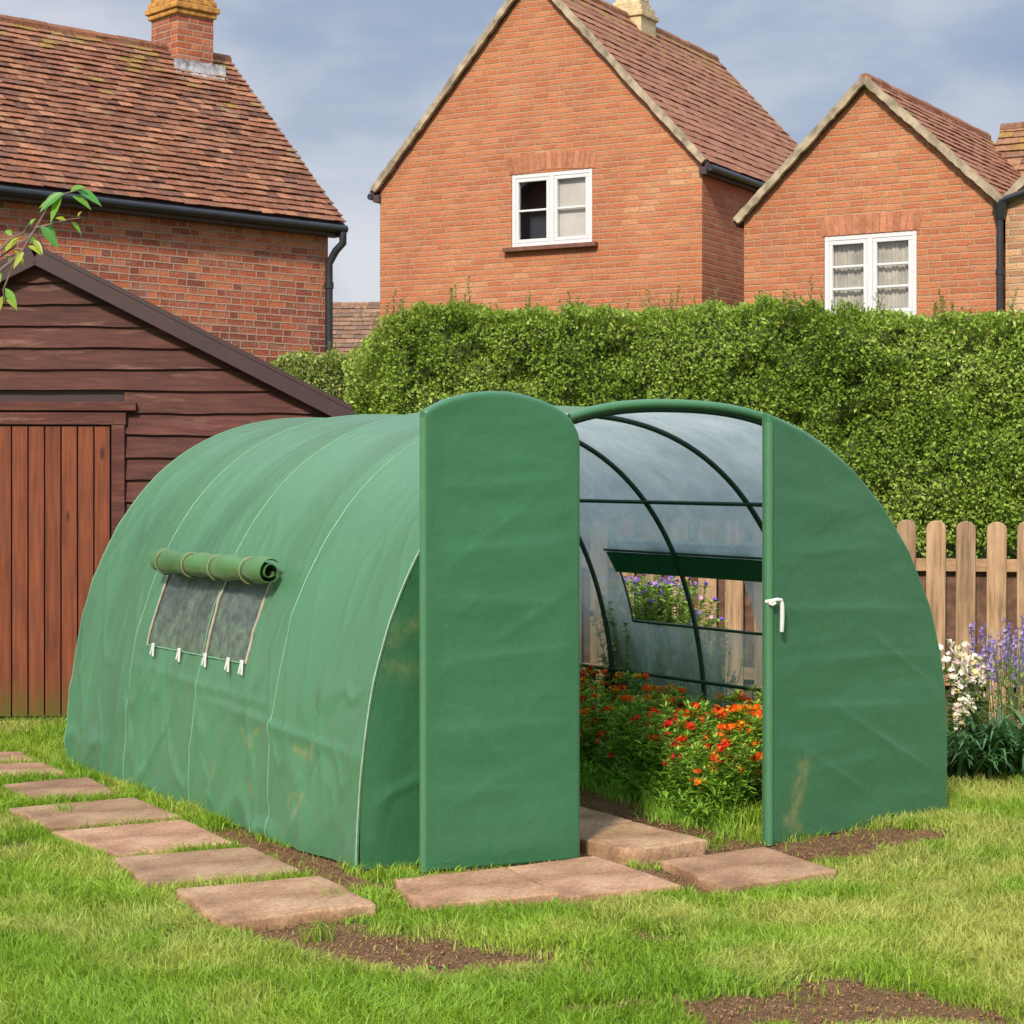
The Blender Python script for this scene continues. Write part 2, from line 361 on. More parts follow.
def fabric(name, col, stain=True, rough=.5, trans=.0, fine=170):
    m, t, b = newmat(name); oc = t.n('ShaderNodeTexCoord').outputs['Object']
    n = t.noise(oc, 1.6, 5, .6); f = t.mr(n, .3, .7, .94, 1.06)
    c = t.mix(1, (*col, 1), t.n('ShaderNodeCombineColor', {0: f, 1: f, 2: f}).outputs[0], 'MULTIPLY')
    sp = t.noise(oc, fine, 2, .6); s2 = t.mr(sp, .3, .7, .88, 1.12)
    c = t.mix(1, c, t.n('ShaderNodeCombineColor', {0: s2, 1: s2, 2: s2}).outputs[0], 'MULTIPLY')
    # dusty bloom where the sheet has weathered
    c = t.mix(t.mr(t.noise(oc, 4.5, 6, .7), .50, .85, 0, .06), c, (.16, .30, .17, 1))
    if stain:
        a = t.n('ShaderNodeAttribute', attribute_name='stain').outputs['Fac']
        sf = t.m('MULTIPLY', a, t.mr(t.noise(oc, 22, 5, .7), .35, .62, .0, .40)); c = t.mix(sf, c, (.44, .33, .10, 1))
    link(t, c, b.inputs['Base Color']); b.inputs['Roughness'].default_value = rough; b.inputs['Specular IOR Level'].default_value = .45
    b.inputs['Sheen Weight'].default_value = .12; b.inputs['Sheen Roughness'].default_value = .4
    h = t.m('ADD', t.m('MULTIPLY', sp, .14), t.m('ADD', t.noise(oc, 12, 4, .55), t.m('MULTIPLY', t.noise(t.mapv(oc, (1, 1, .35)), 7, 5, .6), 1.4))); bump(t, b, h, .5, .006)
    if trans:
        tr = t.n('ShaderNodeBsdfTranslucent', {0: t.mix(1, c, (2.2, 1.9, 1.8, 1), 'MULTIPLY')}); mx = t.n('ShaderNodeMixShader', {0: trans, 1: b.outputs[0], 2: tr.outputs[0]})
        link(t, mx.outputs[0], m.node_tree.nodes['Material Output'].inputs[0])
    return m
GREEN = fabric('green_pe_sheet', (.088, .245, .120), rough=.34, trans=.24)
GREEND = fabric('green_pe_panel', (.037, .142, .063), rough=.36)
ROLLM = fabric('rolled_green_sheet', (.062, .165, .040), stain=False, rough=.5, fine=120)
SEAM = simple('pale_seam_tape', (.15, .34, .19), .5, .15, 30)
SEAMF = simple('pale_hem_tape', (.24, .37, .24), .5, .2, 30)
PIPEM = simple('green_powder_steel', (.010, .040, .022), .4, .15, 12, bumpk=.05)
FLAPM = simple('dark_green_flap', (.012, .085, .040), .45, .2, 6)
STRAP = simple('tan_strap', (.42, .36, .28), .7, .25, 20); CORD = simple('tan_cord', (.20, .21, .09), .7, .25, 20)
TIE = simple('white_tie', (.62, .62, .58), .5, .08, 30)
def filmmat():
    m, t, b = newmat('clear_reinforced_film'); oc = t.n('ShaderNodeTexCoord').outputs['Object']
    n = t.noise(t.mapv(oc, (1, 1, .35)), 5, 6, .7); sp = t.noise(oc, 90, 3, .7); n = t.m('ADD', t.m('MULTIPLY', n, .6), t.m('MULTIPLY', sp, .4))
    c = t.mix(t.mr(n, .35, .65), (.36, .43, .42, 1), (.58, .64, .62, 1))
    zz = t.n('ShaderNodeSeparateXYZ', {0: oc}).outputs[2]; c = t.mix(t.mr(t.m('ADD', zz, t.m('MULTIPLY', n, .5)), .55, 1.25, .75, 0, True), c, (.14, .28, .18, 1))
    b.inputs['Roughness'].default_value = .35; link(t, c, b.inputs['Base Color'])
    tl = t.n('ShaderNodeBsdfTranslucent', {0: c}); tp = t.n('ShaderNodeBsdfTransparent', {0: (.80, .90, .90, 1)})
    m1 = t.n('ShaderNodeMixShader', {0: .62, 1: b.outputs[0], 2: tl.outputs[0]})
    z = t.n('ShaderNodeSeparateXYZ', {0: oc}).outputs[2]
    f = t.m('ADD', t.mr(n, .3, .75, .34, .12), t.mr(sp, .35, .7, -.05, .07), clamp=True)
    f = t.m('MULTIPLY', f, t.mr(z, .5, 1.4, 2.2, .40))
    m2 = t.n('ShaderNodeMixShader', {0: f, 1: m1.outputs[0], 2: tp.outputs[0]}); link(t, m2.outputs[0], m.node_tree.nodes['Material Output'].inputs[0])
    bump(t, b, t.noise(oc, 14, 4), .3, .01); return m
FILM = filmmat()
def panemat():
    m, t, b = newmat('mesh_window_film'); oc = t.n('ShaderNodeTexCoord').outputs['Object']; n = t.noise(oc, 16, 6, .7)
    b.inputs['Roughness'].default_value = .3
    z = t.n('ShaderNodeSeparateXYZ', {0: oc}).outputs[2]
    al = t.mr(t.m('ADD', n, t.mr(z, .76, 1.1, .16, -.02)), .48, .72, 0, .7)
    link(t, t.mix(t.mr(t.noise(oc, 120, 2, .6), .55, .75, 0, .5), t.mix(al, (.12, .15, .145, 1), (.17, .26, .13, 1)), (.42, .45, .42, 1)), b.inputs['Base Color'])
    tp = t.n('ShaderNodeBsdfTransparent', {0: (.7, .78, .76, 1)}); f = t.mr(n, .3, .7, .55, .2)
    m2 = t.n('ShaderNodeMixShader', {0: f, 1: b.outputs[0], 2: tp.outputs[0]}); link(t, m2.outputs[0], m.node_tree.nodes['Material Output'].inputs[0]); return m
PANE = panemat()
def slabmat():
    m, t, b = newmat('pink_sandstone'); oc = t.n('ShaderNodeTexCoord').outputs['Object']; a = t.n('ShaderNodeAttribute', attribute_name='Col').outputs['Color']
    n = t.noise(oc, 3.2, 7, .62); f = t.noise(oc, 60, 5, .7)
    c = t.ramp(n, [(.30, (.20, .108, .060)), (.5, (.34, .198, .112)), (.68, (.46, .295, .18))])
    c = t.mix(1, c, a, 'MULTIPLY'); g = t.mr(f, .3, .7, .62, 1.32); c = t.mix(1, c, t.n('ShaderNodeCombineColor', {0: g, 1: g, 2: g}).outputs[0], 'MULTIPLY')
    c = t.mix(t.mr(t.noise(oc, 7, 6, .7), .58, .72, 0, .45), c, (.12, .095, .05, 1))
    link(t, c, b.inputs['Base Color']); b.inputs['Roughness'].default_value = .88; b.inputs['Specular IOR Level'].default_value = .25
    bump(t, b, t.m('ADD', t.m('MULTIPLY', n, 1.5), t.m('MULTIPLY', f, .4)), .6, .012); return m
SLAB = slabmat()
def groundmat():
    m, t, b = newmat('lawn_soil'); oc = t.n('ShaderNodeTexCoord').outputs['Object']
    s = t.n('ShaderNodeAttribute', attribute_name='soil').outputs['Fac']; f = t.noise(oc, 55, 6, .75); g = t.noise(oc, 9, 5, .6)
    so_ = t.ramp(t.m('ADD', t.m('MULTIPLY', f, .7), t.m('MULTIPLY', g, .3)), [(.32, (.07, .036, .018)), (.46, (.21, .115, .055)), (.58, (.32, .185, .095)), (.72, (.46, .31, .16))])
    gr = t.ramp(f, [(.3, (.05, .075, .014)), (.5, (.13, .20, .035)), (.7, (.24, .30, .07))])
    link(t, t.mix(s, gr, so_), b.inputs['Base Color']); b.inputs['Roughness'].default_value = .95; b.inputs['Specular IOR Level'].default_value = .15
    bump(t, b, t.m('ADD', f, g), 1.0, .03); return m
GROUND = groundmat()
GRASS = foliage('grass_blade', .5, .35, .35); LEAF = foliage('leaf', .42, .28, .5); PETAL = foliage('petal', .6, .35, .2); HEDGEL = foliage('privet_leaf', .5, .32, .3)
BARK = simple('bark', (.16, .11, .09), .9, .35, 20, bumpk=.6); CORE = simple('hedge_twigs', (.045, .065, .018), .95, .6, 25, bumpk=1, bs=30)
CRUMB = attrmat('soil_crumb', .95, 80, .3, 120, .5, .15)
# ------------------------------------------------------------------ polytunnel frame of reference
AN = math.radians(30.3); A0 = np.array([-.637, 8.44]); fv = np.array([math.cos(AN), math.sin(AN)]); gv = np.array([-math.sin(AN), math.cos(AN)])
TW, TL, TH, NE = 3.23, 3.88, 2.0, 2.4
def T(s, t, z=0.0):
    s = np.asarray(s, float); t = np.asarray(t, float); z = np.asarray(z, float)
    s, t, z = np.broadcast_arrays(s, t, z); z = z*(1+.03*np.clip(t, 0, TL)/TL)
    return np.stack([A0[0]+fv[0]*s+gv[0]*t, A0[1]+fv[1]*s+gv[1]*t, z], -1)
def to_st(x, y): dx = x-A0[0]; dy = y-A0[1]; return dx*fv[0]+dy*fv[1], dx*gv[0]+dy*gv[1]

# ------------------------------------------------------------------ paving slabs (corner outlines on the ground)
SL = [  # near-left, near-right, far-right, far-left, z top, label
 ((223,921),(377,904),(320,875),(175,888),.05,'large pinkish slab at the near end of the side path, its thick front edge showing'),
 ((147,883),(300,869),(249,846),(114,857),.045,'second slab of the side path counting from the near end, beside the tunnel corner'),
 ((116,854),(231,841),(185,819),(52,831),.04,'third slab of the side path counting from the near end'),
 ((53,827),(179,815),(135,797),(8,808),.04,'fourth slab of the side path, with a grass tuft growing at its edge'),
 ((30,798),(117,793),(89,776),(2,784),.035,'fifth slab of the side path, by the far rear corner of the green tunnel'),
 ((-30,777),(66,772),(42,762),(-60,766),.035,'sixth slab of the side path, cut by the left edge of the photo'),
 ((-75,763),(34,759),(20,751),(-90,754),.03,'farthest slab of the side path, nearest the dark shed'),
 ((420,905),(560,893),(505,866),(392,879),.04,'left slab of the front row, below the open green door'),
 ((565,897),(680,884),(595,855),(507,866),.04,'middle slab of the front row, between its two neighbours'),
 ((725,887),(838,870),(765,846),(660,860),.04,'right slab of the front row, below the right green door leaf'),
 ((628,851),(706,839),(635,821),(557,832),.07,'raised thick slab just inside the tunnel entrance with a chipped corner'),
 ((557,831),(634,820),(577,805),(500,815),.065,'inner slab behind the raised one inside the tunnel')]
SL = [(*q[:4], max(q[4]-.010, .026), q[5]) for q in SL]
SQ = [np.array([P(*c, s[4])[:2] for c in s[:4]]) for s in SL]
SQ = [q.mean(0)+(q-q.mean(0))*(1.012 if i < 7 else 1.0) for i, q in enumerate(SQ)]
def in_quad(x, y, q, grow=0.0):
    c = q.mean(0); q = c+(q-c)*(1+grow); r = np.ones(np.shape(x), bool)
    for i in range(4):
        a = q[i]; b = q[(i+1) % 4]; r &= ((b[0]-a[0])*(y-a[1])-(b[1]-a[1])*(x-a[0])) > 0
    return r
def cap(x, y, a, b, r):
    a = P(*a)[:2]; b = P(*b)[:2]; d = b-a; k = np.clip(((x-a[0])*d[0]+(y-a[1])*d[1])/d.dot(d), 0, 1)
    return np.clip(1.4-np.hypot(x-a[0]-d[0]*k, y-a[1]-d[1]*k)/r, 0, 1.4)
def soil(x, y):
    m = np.zeros(np.shape(x))
    for a, b, r in [((575,1010),(640,1005),.08), ((600,925),(660,940),.05), ((235,832),(365,888),.17), ((270,930),(400,955),.26), ((390,950),(520,962),.30), ((775,852),(900,838),.30), ((425,874),(578,862),.09), ((575,860),(770,854),.42), ((860,845),(915,838),.2), ((650,872),(720,890),.16), ((560,880),(700,880),.13),
                    ((770,1010),(940,1010),.30), ((850,985),(960,1015),.26), ((655,943),(675,944),.08), ((18,850),(30,846),.09), ((178,938),(188,938),.05), ((510,960),(540,962),.06),
                    ((985,722+140),(1000,862),.05), ((380,905),(540,905),.05)]:
        m = np.maximum(m, cap(x, y, a, b, r))
    s, t = to_st(x, y); ins = ((s > -.03) & (s < TW+.02) & (t > -.10) & (t < TL)).astype(float)
    m = np.maximum(m, ins*2)
    m = m+(fbm(x*3.2, y*3.2, 4, 5)-.5)*1.3+(fbm(x*14, y*14, 3, 9)-.5)*.6
    return sst(.36, .95, m)
def gz(x, y): return (fbm(x*1.3, y*1.3, 3, 3)-.5)*.035+(fbm(x*9, y*9, 2, 4)-.5)*.012
xs = np.concatenate([[-600, -120, -40, -14, -7], np.arange(-5, 5.001, .04), [7, 14, 40, 120, 600]])
ys = np.concatenate([[-300, -60, -12, 0, 3.5], np.arange(4.8, 14.6, .04), [15.5, 18, 24, 45, 120, 900]])
X, Y = np.meshgrid(xs, ys, indexing='ij'); so_ = soil(X.ravel(), Y.ravel()); z = gz(X.ravel(), Y.ravel())-.012*so_+so_*(fbm(X.ravel()*22, Y.ravel()*22, 3, 8)-.5)*.028
l, t_ = grid_mesh(None, len(xs), len(ys))
g = np_mesh('ground', np.stack([X.ravel(), Y.ravel(), z], 1), l, t_, GROUND, smooth=True, attrs={'soil': so_}); tag(g, kind='structure')

# ------------------------------------------------------------------ houses
def gable_wall(mb, O, c, nrm, W, ze, zr, hole=None, depth=.124):
    O = np.array([*O, 0.]); c = np.array([*c, 0.]); nr = np.array([*nrm, 0.]); up = np.array([0, 0, 1.])
    gz_ = lambda s: ze+(zr-ze)*(1-abs(s-W/2)/(W/2))
    bp = sorted({0., W/2, W, *((hole[0], hole[1]) if hole else ())}); pt = lambda s, z_: O+c*s+up*z_
    for a, b in zip(bp[:-1], bp[1:]):
        if hole and a >= hole[0]-1e-6 and b <= hole[1]+1e-6:
            mb.add([pt(a, 0), pt(b, 0), pt(b, hole[2]), pt(a, hole[2])], [(3, 2, 1, 0)])
            mb.add([pt(a, hole[3]), pt(b, hole[3]), pt(b, gz_(b)), pt(a, gz_(a))], [(3, 2, 1, 0)])
        else: mb.add([pt(a, 0), pt(b, 0), pt(b, gz_(b)), pt(a, gz_(a))], [(3, 2, 1, 0)])
    if hole:
        s0, s1, z0, z1 = hole; i = -nr*depth
        for (p, q) in (((s0, z0), (s1, z0)), ((s1, z0), (s1, z1)), ((s1, z1), (s0, z1)), ((s0, z1), (s0, z0))):
            a = pt(*p); b = pt(*q); mb.add([a, b, b+i, a+i], [(0, 1, 2, 3)])
def tiles(mb, E, u, sl, W, L, gauge=.1, tw=.165, th=.014, cols=None, seed=0, lichen=0.0, tvar=.2, opn=3.4):
    """E eave corner, u along the eave, sl unit up-slope; W along, L up"""
    E = np.array(E, float); u = unit(u); sl = unit(sl); n = np.cross(u, sl); n = n if n[2] > 0 else -n
    rows = int(L/gauge); r = random.Random(seed)
    for i in range(rows+1):
        off = (i % 2)*tw*.5+r.uniform(-.01, .01); k = -1; sag = r.uniform(-.004, .004); rt = r.uniform(-tvar, tvar)
        while True:
            k += 1; a = k*tw-off; b = a+tw-.004
            if a >= W: break
            a = max(a, 0); b = min(b, W)
            if b-a < .02: continue
            j = r.uniform(-.008, .008); lift = r.uniform(0, .009); y0 = i*gauge+j; y1 = y0+gauge*1.35
            if y1 > L+.03: y1 = L+.03
            h0 = th*opn+lift*1.2+sag; h1 = .004; ba = E+u*a; bb = E+u*b; lc = r.uniform(-.004, .004)
            c = list(r.choice(cols)); q = r.uniform(1-tvar, 1+tvar)*(1+rt*.5); c = [x*q for x in c]
            if lichen and r.random() < lichen*math.exp(-(L-y0)/.35): c = [.26, .15, .045]
            P4 = [ba+sl*y0+n*(h0+lc), bb+sl*y0+n*(h0-lc), bb+sl*y1+n*(h1+th), ba+sl*y1+n*(h1+th)]
            Q4 = [p-n*th for p in P4]
            mb.add(P4+Q4, [(0, 1, 2, 3), (4, 5, 1, 0), (5, 6, 2, 1), (7, 4, 0, 3), (6, 7, 3, 2)], c)
def house(root, O, r, c, L, W, ze, zr, wm, tm, tcols, hole=None, oe=.18, ov=.08, gauge=.11, tw=.165, verge=True, seed=1, rear=True, lichen=0.0, tvar=.14, tlist=(0, 1), gutter=True, vo=.06):
    O = np.array(O, float); r = np.array(r, float); c = np.array(c, float); up = np.array([0, 0, 1.])
    r3 = np.array([*r, 0]); c3 = np.array([*c, 0]); O3 = np.array([*O, 0.])
    mb = MB(); gable_wall(mb, O, c, -r, W, ze, zr, hole)
    gable_wall(mb, O+r*L, c, r, W, ze, zr)
    for s in (0, W):
        a = O3+c3*s; b = a+r3*L; mb.add([a, b, b+up*ze, a+up*ze], [(0, 1, 2, 3)])
    wall = mb.build('wall', wm, root, uv=True)
    rise = zr-ze; rf = MB(); dk = MB(); k = rise/(W/2)
    for side in tlist:
        sg = 1 if side == 0 else -1; e0 = O3+(c3*0 if side == 0 else c3*W)
        sv = unit(c3*sg*(W/2)+up*rise); SLn = math.hypot(W/2, rise); el = oe*math.hypot(1, k)
        n = np.cross(r3, sv); n = n if n[2] > 0 else -n
        E = e0+up*ze-sv*el-r3*ov+n*.03
        tiles(rf, E, r3, sv, L+2*ov, SLn+el, gauge, tw, .011, tcols, seed+side, lichen, tvar, 3.3 if tm is TILE else 2.3)
        p = [e0+up*ze-sv*el-r3*ov, e0+up*ze-sv*el+r3*(L+ov), e0+up*ze+sv*SLn+r3*(L+ov), e0+up*ze+sv*SLn-r3*ov]
        dk.add([q+n*.028 for q in p]+[q-n*.03 for q in p], [(0, 1, 2, 3), (7, 6, 5, 4), (0, 4, 5, 1), (1, 5, 6, 2), (2, 6, 7, 3), (3, 7, 4, 0)])
    roof = rf.build('roof', tm, root)
    dk.build('roof_deck', FASCIA, roof)
    # ridge tiles: a row of half-round caps
    rd = MB(); q = -ov
    while q < L+ov:
        q2 = min(q+.3, L+ov); a = O3+c3*W/2+up*(zr+.015)+r3*q; b = a+r3*(q2-q-.008); cc = random.choice(tcols); f = random.uniform(.8, 1.2)
        rd.tube([a, b], [.085+random.uniform(-.006, .006)]*2, 10, [x*f for x in cc]); q = q2
    rd.build('ridge_tile', tm, roof)
    if verge:
        for q, s_ in ((-ov-.02, -1), (L+ov+.02, 1)):
            for sg, e0 in ((1, 0), (-1, W)):
                vg = MB(); a = O3+c3*e0-c3*sg*vo+up*(ze-k*vo)+r3*q; b = O3+c3*W/2+up*(zr+.02)+r3*q; wn_ = unit(np.array([0, 0, 1.])*1.0-unit(b-a)*unit(b-a)[2]); N = 40; V = []
                for i in range(N+1):
                    f = i/N; p = a+(b-a)*f; j1 = random.uniform(-.006, .006); j2 = random.uniform(-.007, .007); o_ = random.uniform(-.004, .004)
                    V += [p+wn_*(.042+j1)-r3*s_*.03, p+wn_*(.042+j1)+r3*s_*(.035+o_), p-wn_*(.040+j2)+r3*s_*(.030+o_), p-wn_*(.040+j2)-r3*s_*.03]
                F4 = [(i*4+m_, (i+1)*4+m_, (i+1)*4+(m_+1) % 4, i*4+(m_+1) % 4) for i in range(N) for m_ in range(4)]+[(0, 1, 2, 3), (N*4+3, N*4+2, N*4+1, N*4)]
                vg.add(V, F4); vg.build('verge', STONEV, roof)
    if gutter:
        for side in tlist:
            sg = 1 if side == 0 else -1; e0 = O3+(c3*0 if side == 0 else c3*W)
            zz = ze-k*oe-.03; a = e0-c3*sg*(oe+.03)+up*zz-r3*ov; b = e0-c3*sg*(oe+.03)+up*zz+r3*(L+ov)
            MB().tube([a, b], .045, 12).build('gutter', BLACKP, root, smooth=True)
            m = MB(); m.box((a+b)/2+c3*sg*(.05+oe*.5)-up*.03, r3*(L/2+ov), c3*sg*oe*.5, up*.048); m.build('fascia', FASCIA, root)
    return wall, roof
def window(root, O, c, out, s0, s1, z0, z1, bars, mats, sill=True, arch=0.0):
    c3 = np.array([*c, 0.]); n = np.array([*out, 0.]); O3 = np.array([*O, 0.]); up = np.array([0, 0, 1.])
    pt = lambda s, z_, d=0.: O3+c3*s+up*z_-n*d
    fr = MB(); D = .045; w_ = .05
    def rect(a, b, c_, d_, wd, dep, th): # s a..b z c..d
        fr.box(pt((a+b)/2, c_+wd/2, dep), c3*(b-a)/2, n*th/2, up*wd/2); fr.box(pt((a+b)/2, d_-wd/2, dep), c3*(b-a)/2, n*th/2, up*wd/2)
        fr.box(pt(a+wd/2, (c_+d_)/2, dep), c3*wd/2, n*th/2, up*((d_-c_)/2-wd)); fr.box(pt(b-wd/2, (c_+d_)/2, dep), c3*wd/2, n*th/2, up*((d_-c_)/2-wd))
    rect(s0+.003, s1-.003, z0+.003, z1-.003, w_, D, .08)
    m = (s0+s1)/2; fr.box(pt(m, (z0+z1)/2, D), c3*.032, n*.04, up*((z1-z0)/2-w_-.001))
    wn = None; L2 = []
    for a, b in ((s0+w_+.004, m-.034), (m+.034, s1-w_-.004)):
        rect(a, b, z0+w_+.006, z1-w_-.006, .045, D-.012, .05); L2.append((a, b))
        for q in range(1, bars+1):
            zz = z0+w_+.05+(z1-z0-2*w_-.1)*q/(bars+1); fr.box(pt((a+b)/2, zz, D-.01), c3*((b-a)/2-.046), n*.018, up*.013)
    wn = fr.build('window', WHITEP, root, bevel=.004)
    for (a, b), bm in zip(L2, mats):
        MB().box(pt((a+b)/2, (z0+z1)/2, D+.003), c3*((b-a)/2-.04), n*.003, up*((z1-z0)/2-w_-.045)).build('pane', GLASS, wn)
        if bm is not None:
            N = 28; V = []
            for i in range(N+1):
                s = a+(b-a)*i/N; d = .10+.012*math.sin(i*1.9)+.008*math.sin(i*.7+1)
                if bm is BLIND: d = .085
                V += [pt(s, z0+.02, d), pt(s, z1-.02, d)]
            MB().add(V, [(2*i, 2*i+2, 2*i+3, 2*i+1) for i in range(N)]).build('blind' if bm is BLIND else 'curtain', bm, wn, smooth=True)
    # dark room behind
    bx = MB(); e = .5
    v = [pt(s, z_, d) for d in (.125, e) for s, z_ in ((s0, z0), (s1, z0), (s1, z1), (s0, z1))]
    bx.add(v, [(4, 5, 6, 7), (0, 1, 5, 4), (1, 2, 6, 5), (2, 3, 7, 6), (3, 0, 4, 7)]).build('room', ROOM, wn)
    if sill: MB().box(pt((s0+s1)/2, z0-.03, -.02), c3*((s1-s0)/2+.09), n*.07, up*.028).build('sill', SILL, wn, bevel=.006)
    return wn
def lintel(root, O, c, out, s0, s1, z1, cols, h=.22, arch=.05, prm=None):
    c3 = np.array([*c, 0.]); n = np.array([*out, 0.]); O3 = np.array([*O, 0.]); up = np.array([0, 0, 1.]); m = MB(); N = int((s1-s0+.12)/.078)
    for i in range(N):
        f = (i+.5)/N; s = s0-.06+(s1-s0+.12)*f; q = (f-.5)*2; zc = z1+h/2+.004-arch*q*q+arch*.5
        ax = unit(up+c3*q*.22); sd = unit(np.cross(ax, n)); col = np.array(random.choice(cols))*random.uniform(.8, 1.2)
        m.box(O3+c3*s+up*(max(zc, z1+h/2+.004))+n*.001, sd*.033, n*.006, ax*h/2, col)
    m.build('lintel', TILE2, root)

def frame_dirs(deg): a = math.radians(deg); return a
# house 1 (left)
th1 = math.radians(42.5); u1 = np.array([math.cos(th1), math.sin(th1)]); b1 = np.array([-math.sin(th1), math.cos(th1)])
C1 = np.array([-2.009, 22.0]); D1 = 2.06
T1 = [(.21, .085, .048), (.24, .098, .052), (.20, .082, .046), (.31, .14, .075), (.22, .10, .06), (.15, .068, .045), (.26, .115, .065)]
h1 = empty('brick_house', (C1[0], C1[1], 0), 'dark red brick house with a steep mottled tile roof behind the shed', 'house')
ze1, zr1 = 4.68, 6.66
w1, roof1 = house(h1, C1, -u1, b1, 7.5, 2*D1, ze1, zr1, BR1, TILE, T1, oe=.16, ov=.10, gauge=.105, tw=.16, verge=False, seed=3, lichen=.6, tvar=.17)
c3 = lambda v: np.array([v[0], v[1], 0.])
# dark plain-tiled edge of the hip end, moss on the ridge
E1 = C1+b1*D1; q = .528; ch = E1-u1*q
cm = MB(); cm.box([*ch, 6.6], c3(u1)*.240, c3(b1)*.275, (0, 0, .50)); chim = cm.build('chimney', BR1, roof1, uv=True)
cm = MB()
for (z0, z1, e) in ((7.06, 7.12, .03), (7.12, 7.19, .055), (7.192, 7.26, .03), (7.262, 7.33, .005)):
    cm.box([*ch, (z0+z1)/2], c3(u1)*(.245+e), c3(b1)*(.275+e), (0, 0, (z1-z0)/2))
cap1 = cm.build('chimney_cap', LICHEN, roof1, bevel=.014)
MB().tube([(*ch, 7.33), (*ch, 7.75)], [.13, .10], 14).build('chimney_pot', STONEV, roof1, smooth=True)
rise1 = zr1-ze1; sv1 = unit(c3(b1)*D1+np.array([0, 0, rise1])); n1_ = np.cross(c3(u1), sv1); n1_ = n1_ if n1_[2] > 0 else -n1_
fl = []; NF = 26
ctr = np.array([*(ch-b1*.275), 0]); dz = zr1-rise1*.275/D1
V = []
for i in range(NF+1):
    s = -.33+.70*i/NF; 
    for j, (dn, dd) in enumerate(((.17, 0), (.07, .02), (.05, .12), (.035, (.285+.03*math.sin(i*1.3)+random.uniform(-.015, .015))))):
        base = ctr+c3(u1)*s+np.array([0, 0, dz]); V.append(base-sv1*dd-c3(b1)*(.012 if j == 0 else 0)+n1_*(dn if j else .07)+np.array([0, 0, .09 if j == 0 else 0])+n1_*.007*math.sin(i*2.1+j*1.7)+n1_*random.uniform(-.007,.007))
MB().add(V, [(i*4+j, (i+1)*4+j, (i+1)*4+j+1, i*4+j+1) for i in range(NF) for j in range(3)]).build('flashing', LEAD, roof1, smooth=True)
dp = MB(); cx = np.array([*(C1-u1*.10-b1*.09), 0.]); up = np.array([0, 0, 1.])
# downpipe runs down the corner with a swan neck
g0 = np.array([*(C1+u1*.05-b1*.20), 4.46]); pc = np.array([*(C1-u1*.04-b1*.07), 0])
dp.tube([g0, g0-up*.12, g0-up*.2+(pc-g0)*np.array([1, 1, 0])*.5, pc+up*4.12, pc+up*3.9, pc], .042, 12)
for zz in (3.85, 2.6, 1.2): dp.tube([pc+up*zz, pc+up*(zz+.07)], .052, 12)
dp.build('downpipe', BLACKP, h1, smooth=True)
# small moss tufts on the roof
mp = []
for (ss, up_, nn_) in ((-1.15, 2.55, 300), (-.08, 2.25, 90)):
    p0 = c3(C1)+c3(u1)*ss+up*ze1+sv1*up_; N = nn_
    wS = .75 if nn_ == 300 else .14
    pos = p0+c3(u1)*rng.normal(0, wS*.4, (N, 1))+sv1*rng.normal(0, .05, (N, 1))+n1_*.04
    mp = [leaves(pos, unit(rng.normal(0, 1, (N, 3))+n1_*1.2), np.array([0, .3, 1.]), rng.uniform(.02, .045, N), rng.uniform(.012, .02, N), cvar((.15, .17, .03), N))]
    cobj('moss', mp, LEAF, roof1)['kind'] = 'stuff'

# house 2 (centre)
ph = math.radians(29); O2 = np.array([2.357, 25.0]); r2 = np.array([math.sin(ph), math.cos(ph)]); c2 = np.array([-math.cos(ph), math.sin(ph)])
T2 = [(.29, .125, .07), (.27, .118, .065), (.31, .14, .08), (.25, .105, .06), (.28, .13, .068)]
h2_ = empty('brick_house', (*O2, 0), 'tall orange brick gable house with a small white segmental window, in the middle', 'house')
w2, roof2 = house(h2_, O2, r2, c2, 5.85, 4.74, 5.80, 8.36, BR2, TILE2, T2, hole=(1.526, 2.70, 4.84, 5.79), oe=.10, ov=.05, gauge=.17, tw=.24, seed=11, lichen=.9, tvar=.09)
window(h2_, O2, c2, -r2, 1.526, 2.70, 4.84, 5.79, 1, [BLIND, None])
lintel(h2_, O2, c2, -r2, 1.526, 2.70, 5.79, [(.40, .16, .088), (.44, .185, .10), (.38, .155, .085)], arch=.06)
q0 = O2+c2*2.37+r2*2.95; cm = MB()
for (z0, z1, e) in ((8.0, 8.38, .26), (8.38, 8.46, .29), (8.462, 8.55, .25), (8.552, 8.62, .21), (8.622, 9.6, .17)):
    N = 8 if z0 > 8.6 else 4; 
    if N == 4: cm.box([*q0, (z0+z1)/2], c3(c2)*e, c3(r2)*e, (0, 0, (z1-z0)/2))
    else:
        cm.box([*(q0+c2*.11), (z0+z1)/2], c3(c2)*.09, c3(r2)*.14, (0, 0, (z1-z0)/2)); cm.box([*(q0-c2*.11), (z0+z1)/2], c3(c2)*.09, c3(r2)*.14, (0, 0, (z1-z0)/2))
        cm.box([*q0, (z0+z1)/2], c3(c2)*.03, c3(r2)*.10, (0, 0, (z1-z0)/2))
cm.build('chimney', CHIMSTONE, roof2, bevel=.015)

